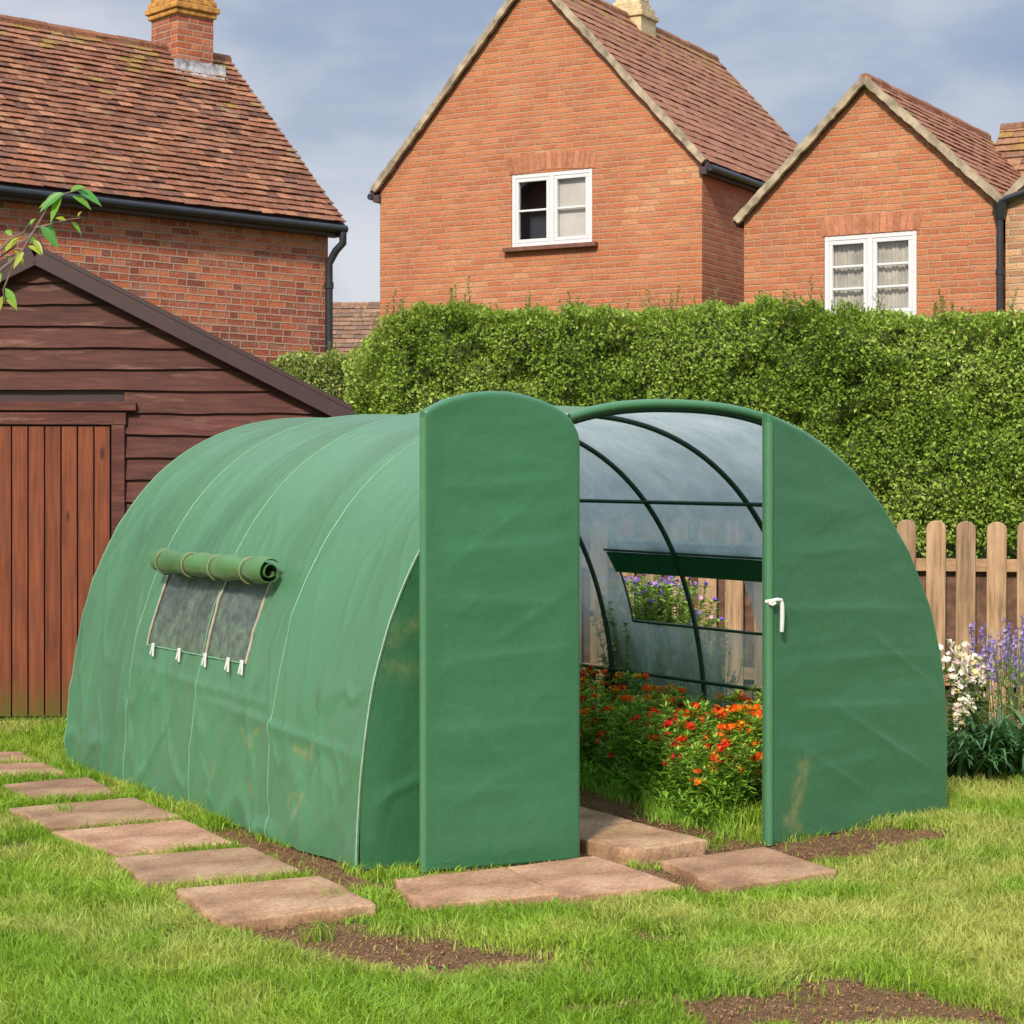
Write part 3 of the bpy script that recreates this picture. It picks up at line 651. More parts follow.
# house 3 (right)
ph = math.radians(31); O3_ = np.array([5.31, 22.0]); r3_ = np.array([math.sin(ph), math.cos(ph)]); c3_ = np.array([-math.cos(ph), math.sin(ph)])
h3 = empty('brick_house', (*O3_, 0), 'orange brick house with a low gable and a white six pane window, on the right', 'house')
W3 = 3.03
w3, roof3 = house(h3, O3_, r3_, c3_, 4.2, W3, 4.86, 6.27, BR2, TILE2, T2, hole=(.93, 2.03, 3.60, 4.56), oe=.10, ov=.06, gauge=.15, tw=.24, seed=21, lichen=.2, tvar=.09, gutter=False)
window(h3, O3_, c3_, -r3_, .93, 2.03, 3.60, 4.56, 2, [CURT, CURT], sill=False)
lintel(h3, O3_, c3_, -r3_, .93, 2.03, 4.56, [(.40, .16, .088), (.44, .185, .10), (.38, .155, .085)], arch=.0)
Ow = O3_-c3_*3.1
house(h3, Ow, r3_, c3_, 4.2, 3.02, 4.80, 6.3, BR3, TILE2, T2, oe=.06, ov=.02, gauge=.15, tw=.24, seed=31, gutter=False)
mO = O3_+c3_*1.15+r3_*2.3
house(h3, mO, -c3_, r3_, 6.7, 3.2, 4.4, 6.30, BR2, TILE, [(.26, .13, .07), (.20, .10, .06), (.30, .16, .09), (.22, .13, .06)], oe=.05, ov=.03, gauge=.13, tw=.2, verge=False, seed=41, lichen=.9, gutter=False)
pp = np.array([*(O3_-r3_*.075-c3_*.04), 0.]); d3 = MB(); d3.tube([pp+up*4.62, pp], .038, 12)
for zz in (4.0, 2.6, 1.2): d3.tube([pp+up*zz, pp+up*(zz+.06)], .047, 12)
d3.tube([pp+up*4.60, pp+up*4.78], [.05, .09], 10); d3.tube([pp+up*4.80, pp-c3(c3_)*.3+up*4.88], .04, 10)
d3.build('downpipe', BLACKP, h3, smooth=True)
# far house
Of = np.array([-1.2, 38.0]); rf = unit(np.array([-1, .10])); cf = np.array([rf[1], -rf[0]]); cf = cf if cf[1] > 0 else -cf
h4 = empty('brick_house', (*Of, 0), 'distant house showing only its brown tiled roof between the two nearer houses', 'house')
house(h4, Of, rf, cf, 7, 6, 3.2, 5.50, BR1, TILE, [(.20, .11, .07), (.24, .14, .09), (.16, .10, .07)], oe=.3, gauge=.16, tw=.25, verge=False, seed=51, gutter=False)

# ------------------------------------------------------------------ shed
ya = math.radians(4); us = np.array([math.cos(ya), math.sin(ya), 0]); bs_ = np.array([-math.sin(ya), math.cos(ya), 0]); SY = 14.02
S0 = np.array([-3.30, SY, 0.])          # base below the apex
def sp(s, z_, d=0.): return S0+us*s+up*z_+bs_*d
apz = 3.27; slope = math.tan(math.radians(27)); sr = 2.08
shed = empty('shed', S0+us*0, 'dark brown weatherboarded shed with a red plank door, on the left', 'shed')
cb = MB(); z_ = .02; k = 0
while z_ < apz-.05:
    hgt = .152+random.uniform(-.006, .006); z1 = z_+hgt+.02
    smax = min(sr, (apz-z_-.02)/slope); smaxt = min(sr, max((apz-z1)/slope, .02))
    segs = [(-smax, smax, -smaxt, smaxt)]
    if z_ < 2.20: segs = [(.60, smax, .60, smaxt), (-smax, -.84, -smaxt, -.84)]
    for (a, b, at, bt) in segs:
        c = (random.random(), random.random(), random.random()); N = 14; V = []; ph1, ph2 = random.random()*9, random.random()*9
        for i in range(N+1):
            f = i/N; s = a+(b-a)*f; st = at+(bt-at)*f; wv = .004*math.sin(f*9+ph1)+.003*math.sin(f*23+ph2)
            V += [sp(s, z_+wv, -.040), sp(st, z1+wv, -.014), sp(s, z_+wv, -.012), sp(st, z1+wv, -.002)]
        F_ = []
        for i in range(N): j = i*4; F_ += [(j, j+4, j+5, j+1), (j+4, j, j+2, j+6), (j+1, j+5, j+7, j+3)]
        cb.add(V, F_, c)
    z_ += hgt; k += 1
cb.build('cladding', CLAD, shed)
bd = MB(); V = [sp(-sr, 0), sp(sr, 0), sp(sr, apz-sr*slope), sp(0, apz-.01), sp(-sr, apz-sr*slope)]; V += [v+bs_*3.3 for v in V]
bd.add(V, [(0, 1, 2, 3, 4), (9, 8, 7, 6, 5), (1, 6, 7, 2), (5, 0, 4, 9)]).build('wall', BARGE, shed)
rf_ = MB()
for sg in (-1, 1):
    a0 = sp(0, apz+.015, -.12); a1 = sp(sg*(sr+.10), apz+.015-(sr+.10)*slope, -.12); 
    V = [a0, a1, a1+bs_*3.55, a0+bs_*3.55]; V += [v+up*.035 for v in V]; rf_.add(V, [(0, 1, 2, 3), (4, 7, 6, 5), (0, 4, 5, 1), (1, 5, 6, 2), (2, 6, 7, 3)])
rf_.build('roof', BARGE, shed)
for sg in (-1, 1):
    bg_ = MB()
    a0 = sp(0, apz-.045, -.105); a1 = sp(sg*(sr+.12), apz-.045-(sr+.12)*slope, -.105); bg_.bar(a0, a1, up, .100, .035)
    bg_.build('barge_board', BARGE, shed, bevel=.004)
# door: planks from off-frame left to px 112
ds1 = .505; ds0 = ds1-1.24; dz0, dz1 = .05, 2.06; dr = MB(); npl = 11; pw = (ds1-ds0)/npl
for i in range(npl):
    a = ds0+pw*i+.005; b = ds0+pw*(i+1)-.004
    dr.box((sp((a+b)/2, (dz0+dz1)/2, -.036)), us*(b-a)/2, bs_*.012, up*(dz1-dz0)/2, (random.random(), random.random(), random.random()))
door = dr.build('door', DOORW, shed, bevel=.003)
MB().box(sp((ds0+ds1)/2, 1.05, -.012), us*.63, bs_*.008, up*1.02).build('door_back', ROOM, door)
fr = MB(); fr.box(sp(ds1+.055, 1.06, -.038), us*.045, bs_*.022, up*1.06); fr.box(sp(ds0-.055, 1.06, -.038), us*.045, bs_*.022, up*1.06)
fr.box(sp((ds0+ds1)/2, 2.115, -.040), us*.73, bs_*.025, up*.042); fr.box(sp((ds0+ds1)/2+.02, 2.20, -.045), us*.78, bs_*.035, up*.030)
fr.build('door_frame', CLAD, shed, bevel=.004)
fb = MB(); fb.box(sp((ds0+ds1)/2, .0, -.05), us*.7, bs_*.03, up*.035); fb.build('sole_plate', CORE, shed)

# ------------------------------------------------------------------ paving
for s, q in zip(SL, SQ):
    zt = s[4]; n = 18; V = []; cen = q.mean(0); ee = [0, .004, .012]; fr_ = sorted(set([0, .008, .02]+list(np.linspace(.05, .95, n))+[.98, .992, 1]))
    a, b = np.meshgrid(fr_, fr_, indexing='ij'); a = a.ravel(); b = b.ravel()
    XY = (q[0]*((1-a)*(1-b))[:, None]+q[1]*(a*(1-b))[:, None]+q[2]*(a*b)[:, None]+q[3]*((1-a)*b)[:, None])
    ed = np.minimum(np.minimum(a, 1-a), np.minimum(b, 1-b)); zz = zt+(fbm(XY[:, 0]*6, XY[:, 1]*6, 4, 2)-.5)*.007-.004*np.exp(-ed/.010)-.004*np.exp(-ed/.004)
    jit = (fbm(XY[:, 0]*8+3, XY[:, 1]*8, 3, 6)-.5)*.045; w_ = np.exp(-ed/.03); d = unit(XY-cen); XY = XY+d*(jit*w_)[:, None]
    if s[4] > .05 and 'raised' in s[5]:
        ck = np.exp(-((a-.0)**2+(b-.0)**2)/.006); XY = XY+unit(cen-q[0])*(ck*.05)[:, None]; zz = zz-ck*.02
    m = len(fr_); top = np.concatenate([XY, zz[:, None]], 1); l, t_ = grid_mesh(None, m, m, flip=False)
    ring = [i*m for i in range(m)]+[(m-1)*m+j for j in range(1, m)]+[i*m+m-1 for i in range(m-2, -1, -1)]+[j for j in range(m-2, 0, -1)]
    bot = top[ring].copy(); bot[:, 2] = -.03; bot[:, :2] += (cen-bot[:, :2])*.015+rng.normal(0, .003, (len(ring), 2)); R = len(ring)
    mid = (top[ring]+bot)/2; mid[:, :2] += rng.normal(0, .004, (R, 2))
    V = np.concatenate([top, mid, bot]); i0 = np.array(ring); i1 = m*m+np.arange(R); i2 = i1+R; nx = np.roll(np.arange(R), -1)
    qd = np.concatenate([np.stack([i0, i1, i1[nx], i0[nx]], 1), np.stack([i1, i2, i2[nx], i1[nx]], 1)])
    tone = rng.uniform(.86, 1.14); cc = np.array([tone, tone*rng.uniform(.96, 1.03), tone*rng.uniform(.93, 1.05)])
    o = np_mesh('paving_slab', V, np.concatenate([l, qd.ravel()]), np.concatenate([t_, np.full(len(qd), 4)]), SLAB, None, Vector((cen[0], cen[1], 0)), np.tile(cc, (len(V), 1)), smooth=False)
    tag(o, s[5], 'paving slab', 'stone slabs laid in the grass around the tunnel')
# ------------------------------------------------------------------ the green polytunnel
tun = empty('polytunnel', T(0, 0, 0)+np.array([0, 0, 0]), 'green sheeted walk in garden tunnel with its front doors open, on the lawn', 'polytunnel')
ths = np.linspace(0, PI, 4001); hw = TW/2
ax_ = -np.sign(np.cos(ths))*np.abs(np.cos(ths))**(2/NE)*hw+hw; az_ = TH*np.abs(np.sin(ths))**(2/NE)
arc = np.concatenate([[0], np.cumsum(np.hypot(np.diff(ax_), np.diff(az_)))]); ARC = arc[-1]
def aw(s): return np.interp(s, arc, ax_), np.interp(s, arc, az_)      # arc length -> (across, height)
half = len(ths)//2
def arc_at(z_): return np.interp(z_, az_[:half], arc[:half])           # left flank
def anorm(a):
    x0, z0 = aw(a-.01); x1, z1 = aw(a+.01); dx = x1-x0; dz = z1-z0; L = np.hypot(dx, dz)+1e-9; return -dz/L, dx/L   # outward
def tp(a, t, off=0.0):
    x, z_ = aw(a); nx, nz = anorm(a); return T(x+nx*off, t, z_+nz*off)
HP = [0, .97, 1.94, 2.91, TL]
def creases(u, z_, cl):
    '''sharp fold lines: (u0, z0, u1, z1, height, width)'''
    r = np.zeros(np.shape(np.asarray(u)+np.asarray(z_)))
    for (a, b, c, d, hgt, wd) in cl:
        dx, dz = c-a, d-b; L = math.hypot(dx, dz); k = ((u-a)*dx+(z_-b)*dz)/L/L; dist = ((u-a)*dz-(z_-b)*dx)/L+.006*np.sin(k*3+a*9)
        e = np.clip(1-np.abs(k-.5)*2, 0, 1)**.5
        r = r+(.62 if len(cl) < 25 else 1.9)*hgt*e*np.where(dist > 0, np.exp(-(dist/wd)**2*.5), np.exp(-np.abs(dist)/(wd*.35)))
    return r
_r = random.Random(5); CVC = [(.02, .46, 1.9, .56, .006, .03), (1.0, .60, 2.9, .66, .005, .03)]
for _k in range(30):
    _t = _r.uniform(.1, 3.7); _z = _r.uniform(.02, .35); CVC.append((_t, _z, _t+_r.uniform(-.22, .22), _z+_r.uniform(.25, .55), _r.choice((-1, 1))*_r.uniform(.004, .010), _r.uniform(.010, .022)))
def disp(a, t):
    """how the sheet sags between hoops and gathers in folds, in metres along the normal"""
    x, z_ = aw(a); fr = (np.asarray(t) % .97)/.97; sag = -.022*np.sin(PI*fr)**2*sst(.0, .5, z_)
    lowf = np.exp(-z_/.55); w1_ = fbm(t*3.1+z_*.9, z_*.55+t*.2, 3, 31)-.5; w2_ = fbm(t*9+z_*1.7, z_*1.1, 3, 33)-.5
    rid = 1-np.abs(fbm(t*4.2-z_*1.6, z_*1.3+t*1.1, 2, 35)*2-1); rid = np.clip(rid-.80, 0, 1)/.2
    rid2 = 1-np.abs(fbm(t*3.2+z_*2.3, z_*1.0-t*1.4, 2, 37)*2-1); rid2 = np.clip(rid2-.82, 0, 1)/.18
    return sag+w1_*(.016+.03*lowf)+w2_*(.003+.018*lowf)+(rid*.9+rid2*1.2)*(.004+.012*lowf)*(1-.7*sst(1.0, 1.8, z_))+creases(t, z_, CVC)
def segs(bp, step):
    o = [bp[0]]
    for a, b in zip(bp[:-1], bp[1:]): n = max(1, int(round((b-a)/step))); o += list(np.linspace(a, b, n+1)[1:])
    return np.array(o)
wt0, wt1 = 1.40, 2.73; wa0, wa1 = arc_at(.755), arc_at(1.15); aR = ARC/2+.12
def LW(px, py):
    z_ = 1.; 
    for _ in range(8):
        e = float(np.interp(z_, az_[:half], ax_[:half])); k = (px-512)/F; ox = A0[0]+fv[0]*e; oy = A0[1]+fv[1]*e
        t = (ox-k*oy)/(k*gv[1]-gv[0]); Yd = oy+gv[1]*t; z_ = HC-(py-HZ)*Yd/F
    return t, z_
def strokes(pl, U, V_, wd):
    r = np.zeros(U.shape)
    for st, w0 in pl:
        for a, b in zip(st[:-1], st[1:]):
            a = np.array(a); b = np.array(b); d = b-a; k = np.clip(((U-a[0])*d[0]+(V_-a[1])*d[1])/(d.dot(d)+1e-9), 0, 1)
            dist = np.hypot(U-a[0]-d[0]*k, V_-a[1]-d[1]*k); r = np.maximum(r, np.exp(-(dist/(w0*wd))**2))
    return r
stp = [([(238,731),(243,742),(249,741),(257,729)], 1), ([(243,739),(249,744)], 1.6), ([(293,747),(299,755),(306,755),(314,741)], 1), ([(298,752),(308,757)], 1.7),
       ([(289,800),(296,794),(303,796)], .8), ([(290,805),(297,814),(302,798)], .8), ([(216,765),(212,782),(208,795)], .9), ([(248,786),(251,792)], 1.6)]
STL = [([LW(*p) for p in st], w_) for st, w_ in stp]
def cover(name, a0, a1, mat, hole, sgn, stain):
    wt1 = 2.73 if sgn > 0 else 2.66
    ab = sorted([a0, a1, hole[0], hole[1]]); ta = segs([0, wt0, wt1, TL], .014 if stain else .03); aa = segs(ab, .014 if stain else .03)
    Tt, Aa = np.meshgrid(ta, aa, indexing='ij'); t = Tt.ravel(); a = Aa.ravel(); off = disp(a if sgn > 0 else a*.93+.4, t)
    off = off*sst(0, .06, t+.02)
    V = tp(a, t, off); V[:, 2] = np.maximum(V[:, 2], -.02)
    tm = (Tt[:-1, :-1]+Tt[1:, 1:])/2; am = (Aa[:-1, :-1]+Aa[1:, 1:])/2; sk = (tm > wt0) & (tm < wt1) & (am > hole[0]) & (am < hole[1])
    l, t_ = grid_mesh(None, len(ta), len(aa), flip=True, skip=sk)
    st = strokes(STL, t, aw(a)[1], .016) if stain else np.zeros(len(t))
    return np_mesh(name, V, l, t_, mat, tun, smooth=True, attrs={'stain': st})
cover('cover', 0, aR, GREEN, (wa0, wa1), 1, True)
cover('clear_cover', aR, ARC, FILM, (ARC-arc_at(1.105), ARC-arc_at(.80)), -1, False)
# seams along the hoops
for t in HP[1:-1]+[TL-.01]:
    aa = np.linspace(0, aR-.02, 120); V = tp(aa, t, disp(aa, np.full(120, t))+.001); MB().tube(V, .0028, 6).build('seam', SEAM, tun, smooth=True)
aa = np.linspace(0, aR-.02, 160); V = tp(aa, np.full(160, .006), disp(aa, np.full(160, .0))*.3+.006); MB().tube(V, .004, 8).build('hem', SEAMF, tun, smooth=True)
aa = np.linspace(ARC*.40, ARC, 200); MB().tube(tp(aa, np.full(200, .004), -.008), .021, 10).build('hem', GREEN, tun, smooth=True)
# hoops and purlins
for t in HP:
    aa = np.linspace(0, ARC, 140); x, z_ = aw(aa); nx, nz = anorm(aa); MB().tube(T(x-nx*.034, t+.02, z_-nz*.034), .0145, 10).build('hoop', PIPEM, tun, smooth=True)
for a in (arc_at(.49), arc_at(1.55), ARC-arc_at(1.55), ARC-arc_at(.49)):
    MB().tube([tp(a, t, -.052) for t in np.linspace(.02, TL-.02, 5)], .0115, 8).build('purlin', PIPEM, tun, smooth=True)
# end panels
def panel_flat(name, s_list, tt, outn, mat, seed, zscale=1.0, stain=None):
    s = np.array(s_list); h = np.interp(s, ax_, az_)*zscale-.01; h = np.maximum(h, .02); M = 90; V = []
    ss, ff = np.meshgrid(s, np.linspace(0, 1, M), indexing='ij'); hh = np.repeat(h, M).reshape(ss.shape); z_ = (ff*hh).ravel(); ss = ss.ravel()
    d = (fbm(ss*3, z_*2.2, 4, seed)-.5)*.03+(np.clip(1-np.abs(fbm(ss*2+z_*1.5, z_*3-ss, 2, seed+5)*2-1)-.85, 0, 1))*.05
    d = np.maximum(d, 0)*sst(0, .08, ss-s.min())
    V = T(ss, tt-outn*d, z_); l, t_ = grid_mesh(None, len(s), M, flip=outn < 0)
    st = strokes([([(.10, 1.0), (.28, 1.03)], 1), ([(.08, .86), (.24, .82)], 1), ([(.10, .92), (.20, .99)], .8)], ss, z_, .045)*.4 if stain else np.zeros(len(ss))
    return np_mesh(name, V, l, t_, mat, tun, smooth=True, attrs={'stain': st})
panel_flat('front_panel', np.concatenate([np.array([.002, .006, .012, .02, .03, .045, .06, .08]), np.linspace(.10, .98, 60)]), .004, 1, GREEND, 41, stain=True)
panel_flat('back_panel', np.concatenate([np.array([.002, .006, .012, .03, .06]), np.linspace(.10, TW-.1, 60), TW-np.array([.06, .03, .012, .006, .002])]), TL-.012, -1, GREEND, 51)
MB().tube([T(.98, .012, z_) for z_ in (0, .9, float(np.interp(.98, ax_, az_))-.02)], .016, 8).build('door_post', PIPEM, tun, smooth=True)
# padded door leaves
def leaf(name, L0, R0, hpts, th, seed, mat, rnd=.022, stains=None, cl=()):
    L0 = np.array([*L0, 0.]); R0 = np.array([*R0, 0.]); W = np.linalg.norm(R0-L0); d = (R0-L0)/W; nout = np.array([d[1], -d[0], 0.])
    hx = np.array([p[0] for p in hpts]); hz = np.array([p[1] for p in hpts])
    e = [0, .002, .005, .009, .015, .022, .035]; ws = np.array(e+list(np.linspace(.05, W-.05, int(W/.012)))+[W-q for q in e[::-1]])
    h = np.interp(ws, hx, hz); M = int(1.9/.012); fr_ = np.concatenate([np.linspace(0, 1, M)])
    tops = np.array([.0, .002, .006, .012, .02, .03])[::-1]
    U, Z = [], []
    for w_, hh in zip(ws, h):
        base = np.linspace(0, max(hh-.04, .1), M); col = np.concatenate([base, hh-tops]); Z.append(col); U.append(np.full(len(col), w_))
    U = np.array(U); Z = np.array(Z); nu, nv = U.shape; hh = np.repeat(h, nv).reshape(U.shape)
    ed = np.minimum(np.minimum(U, W-U), hh-Z); rr = np.clip(ed, 0, rnd); k = th/2-(rnd-np.sqrt(np.maximum(rnd**2-(rnd-rr)**2, 0)))
    k = np.maximum(k, .0015); inn = sst(0, .10, ed)
    u = U.ravel(); z_ = Z.ravel()
    hor = fbm(u*1.3, z_*7+np.sin(u*5)*.25, 3, seed)-.5; dia = 1-np.abs(fbm(u*3+z_*2, z_*3-u*2.2, 2, seed+3)*2-1); dia = np.clip(dia-.86, 0, 1)/.14
    crs = 1-np.abs(fbm(u*1.0+5, z_*4.2+u*.5, 2, seed+9)*2-1); crs = np.clip(crs-.9, 0, 1)/.1
    dd = (creases(u, z_, cl)+hor*.009+dia*.001+(fbm(u*1.2, z_*1.2, 2, seed+7)-.5)*.016).reshape(U.shape)*inn
    pts = lambda off: (L0[None]+d[None]*u[:, None]+nout[None]*off.ravel()[:, None]+np.array([0, 0, 1.])*z_[:, None])
    Fr = pts(k+dd); Bk = pts(-k+dd*.6); l1, t1 = grid_mesh(None, nu, nv); l2, t2 = grid_mesh(None, nu, nv, flip=True); n0 = nu*nv
    ring = [i*nv for i in range(nu)]+[(nu-1)*nv+j for j in range(1, nv)]+[i*nv+nv-1 for i in range(nu-2, -1, -1)]+[j for j in range(nv-2, 0, -1)]
    a = np.array(ring); b = np.roll(a, -1); q = np.stack([b, a, a+n0, b+n0], 1)
    st = np.zeros(len(u))
    if stains: st = strokes(stains, u, z_, .03)
    o = np_mesh(name, np.concatenate([Fr, Bk]), np.concatenate([l1, l2+n0, q.ravel()]), np.concatenate([t1, t2, np.full(len(q), 4)]), mat, tun, smooth=True, attrs={'stain': np.tile(st, 2)})
    return o, L0, d, nout, W
# left leaf, standing open in front of the fixed panel
La = P(421, 871)[:2]; Ra = P(578, 858)[:2]
def prof(La, Ra, pts):
    La = np.array(La); Ra = np.array(Ra); W = np.linalg.norm(Ra-La); d = (Ra-La)/W; r = []
    for px, py in pts:
        k = (px-512)/F; w_ = (k*La[1]-La[0])/(d[0]-k*d[1]); Yd = La[1]+d[1]*w_; r.append((w_, HC-(py-HZ)*Yd/F))
    return r, W
hp, Wl = prof(La, Ra, [(426,411),(432,405),(442,400),(455,396),(470,392.5),(488,391),(506,391.5),(524,395),(540,400),(553,406),(563,413),(570,421),(575,431),(577,441),(578,452)])
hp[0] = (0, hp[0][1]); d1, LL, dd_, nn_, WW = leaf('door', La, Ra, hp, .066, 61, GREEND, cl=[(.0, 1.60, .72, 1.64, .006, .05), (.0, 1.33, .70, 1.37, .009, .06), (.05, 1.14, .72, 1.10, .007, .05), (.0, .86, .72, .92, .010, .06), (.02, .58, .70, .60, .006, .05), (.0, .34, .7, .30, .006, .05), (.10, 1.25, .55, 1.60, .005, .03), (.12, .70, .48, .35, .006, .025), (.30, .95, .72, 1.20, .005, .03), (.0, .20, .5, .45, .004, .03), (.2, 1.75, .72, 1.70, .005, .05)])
for zz in (.5, 1.0, 1.5):
    a = LL+dd_*.30-nn_*.02+up*zz; s_, t__ = to_st(a[0], a[1]); MB().box((a+T(s_, .0, zz))/2, dd_*.02, (T(s_, .02, zz)-a)/2, up*.012).build('hinge', PIPEM, d1)
Lb = P(765, 845.)[:2]; Rb = np.array([2.165, 10.02])
Rb = P(944, 812)[:2]
hp, Wr = prof(Lb, Rb, [(765,413),(778,419),(800,430),(822,445),(850,469),(880,506),(905,549),(925,601),(936,650),(941,690),(943,716),(944,740)])
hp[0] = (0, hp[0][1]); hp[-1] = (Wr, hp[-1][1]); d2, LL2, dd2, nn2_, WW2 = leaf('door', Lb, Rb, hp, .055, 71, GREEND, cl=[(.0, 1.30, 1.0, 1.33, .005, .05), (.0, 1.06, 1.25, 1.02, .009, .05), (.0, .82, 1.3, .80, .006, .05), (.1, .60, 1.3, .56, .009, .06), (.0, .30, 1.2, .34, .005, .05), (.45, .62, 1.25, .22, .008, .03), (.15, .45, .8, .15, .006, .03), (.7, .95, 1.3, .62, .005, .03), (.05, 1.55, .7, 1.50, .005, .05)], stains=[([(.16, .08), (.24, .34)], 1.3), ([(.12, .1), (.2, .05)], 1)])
for (P0, W_, dr_, nr_, z_) in ((LL, WW, dd_, nn_, 1.895), (LL2, WW2, dd2, nn2_, 1.90)):
    MB().tube([P0+dr_*.006+nr_*.018+up*q for q in np.linspace(0, z_, 30)], .019, 10).build('piping', GREEN, d1 if W_ == WW else d2, smooth=True)
# latch handle on the right leaf
hk = LL2+nn2_*.035; a = lambda w_, z_, o_=0.: hk+dd2*w_+nn2_*o_+up*z_
hz0 = HC-(600-HZ)*9.2/F
hm = MB(); hm.tube([a(-.012, hz0, -.02), a(-.004, hz0+.004, .006), a(.02, hz0+.01, .018), a(.045, hz0+.006, .02)], .0095, 8)
hm.tube([a(.045, hz0+.012, .018), a(.050, hz0-.01, .022), a(.052, hz0-.06, .022), a(.053, hz0-.135, .018)], [.009, .010, .011, .0095], 8)
hm.tube([a(-.014, hz0-.006, .0), a(-.006, hz0-.012, .012), a(.01, hz0-.006, .016)], .008, 8); hm.build('handle', TIE, d2, smooth=True)
# side windows
def side_window(ahi0, ahi1, right):
    a_s = np.linspace(ahi0 or 0, ahi1 or 1, 12)
    if not right:
        tt = np.linspace(wt0, wt1, 30); A_, T_ = np.meshgrid(a_s, tt, indexing='ij'); V = tp(A_.ravel(), T_.ravel(), disp(A_.ravel(), T_.ravel())-.004)
        l, t_ = grid_mesh(None, 12, 30); wn = np_mesh('window', V, l, t_, PANE, tun, smooth=True)
        for tq in (wt0, 1.90, wt1):
            m = MB(); pts = tp(a_s, np.full(12, tq), disp(a_s, np.full(12, tq))+.004)
            for p, q in zip(pts[:-1], pts[1:]): m.bar(p, q, np.array([*gv, 0]), .014, .006)
            m.build('strap', STRAP, wn)
        m = MB(); tt = np.linspace(wt0, wt1, 16); m.tube(tp(np.full(16, ahi0), tt, disp(np.full(16, ahi0), tt)+.004), .004, 6); m.build('piping', SEAM, wn)
        for px in (152, 178, 204, 227, 247):
            k = (px-512)/F; tq = (-.594-8.465*k)/(.505+.864*k); tq = min(max(tq, wt0+.005), wt1-.005); b0 = tp(np.array(ahi0), np.array(tq), .012); m = MB(); gg = np.array([*gv, 0])
            nrm_ = -np.array([*fv, 0.]); j = random.uniform(-.004, .004)
            for (o1, o2, hh) in ((-.012, -.020, .055), (.010, .018, .048+j)):
                m.bar(b0+gg*o1*.4+up*.012, b0+gg*o2-up*hh+nrm_*.01, gg, .016, .006)
            m.box(b0+up*.006, gg*.012, nrm_*.006, up*.009); m.build('tie', TIE, wn, bevel=.002)
    zc = 1.165 if not right else 1.20; ac = arc_at(zc); acc = ac if not right else ARC-ac; t0, t1 = 1.25, 2.72
    N = 60; M = 34; prof_ = []
    for i in range(N+1):
        f = i/N; ang = -1.9+f*2*PI*1.9; r = .070-.050*f; prof_.append((ang, r))
    x, z_ = aw(acc); nx, nz = anorm(acc); ctr = lambda t: T(x+nx*.071, t, z_+nz*.071-.004*math.sin((t-t0)/(t1-t0)*PI))
    ex = np.array([*(fv*nx), nz]); ez = np.array([*(fv*-nz), nx]) if not right else np.array([*(fv*nz), -nx])
    V = []
    for j in range(M+1):
        t = t0+(t1-t0)*j/M; c_ = ctr(t); wob = 1+.07*math.sin(t*15)+.05*math.sin(t*33+1)
        cr = .86 if any(abs(t-q) < .03 for q in (1.48, 1.89, 2.25, 2.63)) else 1
        for ly in (0, 1):
            for ang, r in prof_: rr = (r-.0035*ly)*wob*cr*(1+.04*math.sin(ang*3+t*9)); V.append(c_+ex*math.cos(ang)*rr+ez*math.sin(ang)*rr)
    V = np.array(V); K = N+1; fc = []
    for j in range(M):
        for i in range(N):
            p = j*2*K+i; fc.append((p, p+1, p+2*K+1, p+2*K)); p2 = p+K; fc.append((p2+1, p2, p2+2*K, p2+2*K+1))
        fc.append((j*2*K, (j+1)*2*K, (j+1)*2*K+K, j*2*K+K))
    for j in (0, M):
        for i in range(N): p = j*2*K+i; fc.append((p, p+K, p+K+1, p+1) if j == 0 else (p, p+1, p+K+1, p+K))
    rl = MB().add(V, fc).build('roll', ROLLM if not right else GREEND, tun, smooth=True)
    for q in (1.48, 1.89, 2.25, 2.63):
        c_ = ctr(q); MB().tube([c_+(ex*math.cos(w_)+ez*math.sin(w_))*.064 for w_ in np.linspace(0, 2*PI, 25)], .0045, 6, caps=False).build('cord', CORD, rl, smooth=True)
side_window(wa0, wa1, False); side_window(None, None, True)
# inner flap and bars of the right window
a1_, a2_ = ARC-arc_at(1.225), ARC-arc_at(1.105); V = []
V += list(tp(np.array([a1_]*2), np.array([1.05, 2.70]), -.028)); V += list(tp(np.array([a2_]*2), np.array([1.05, 2.65]), -.040)); V += list(tp(np.array([a2_]*2), np.array([1.05, 2.65]), -.030))
MB().add(V, [(0, 1, 3, 2), (2, 3, 5, 4), (1, 5, 3), (0, 2, 4), (0, 4, 5, 1)]).build('flap', FLAPM, tun, bevel=.003)
ab_ = ARC-arc_at(.80); a8 = ARC-arc_at(1.235)
MB().tube(tp(np.array([ab_]*4), np.linspace(1.0, 2.64, 4), -.016), .009, 8).build('window_bar', PIPEM, tun, smooth=True)
MB().tube(tp(np.array([a8]*4), np.linspace(1.0, 2.71, 4), -.028), .007, 8).build('window_bar', PIPEM, tun, smooth=True)
MB().tube(tp(np.linspace(a2_, ab_, 12), np.full(12, 2.645), -.012), .006, 8).build('window_bar', PIPEM, tun, smooth=True)
# gusset at the foot of the fourth hoop
gp = ARC-.02; MB().add([tp(np.array(ARC-.55), np.array(2.91), -.05), T(TW-.22, 2.93, .0), T(TW-.22, 3.05, .0), T(TW-.22, 2.80, .0)], [(0, 1, 2), (0, 3, 1), (0, 2, 3)]).build('gusset', FLAPM, tun)

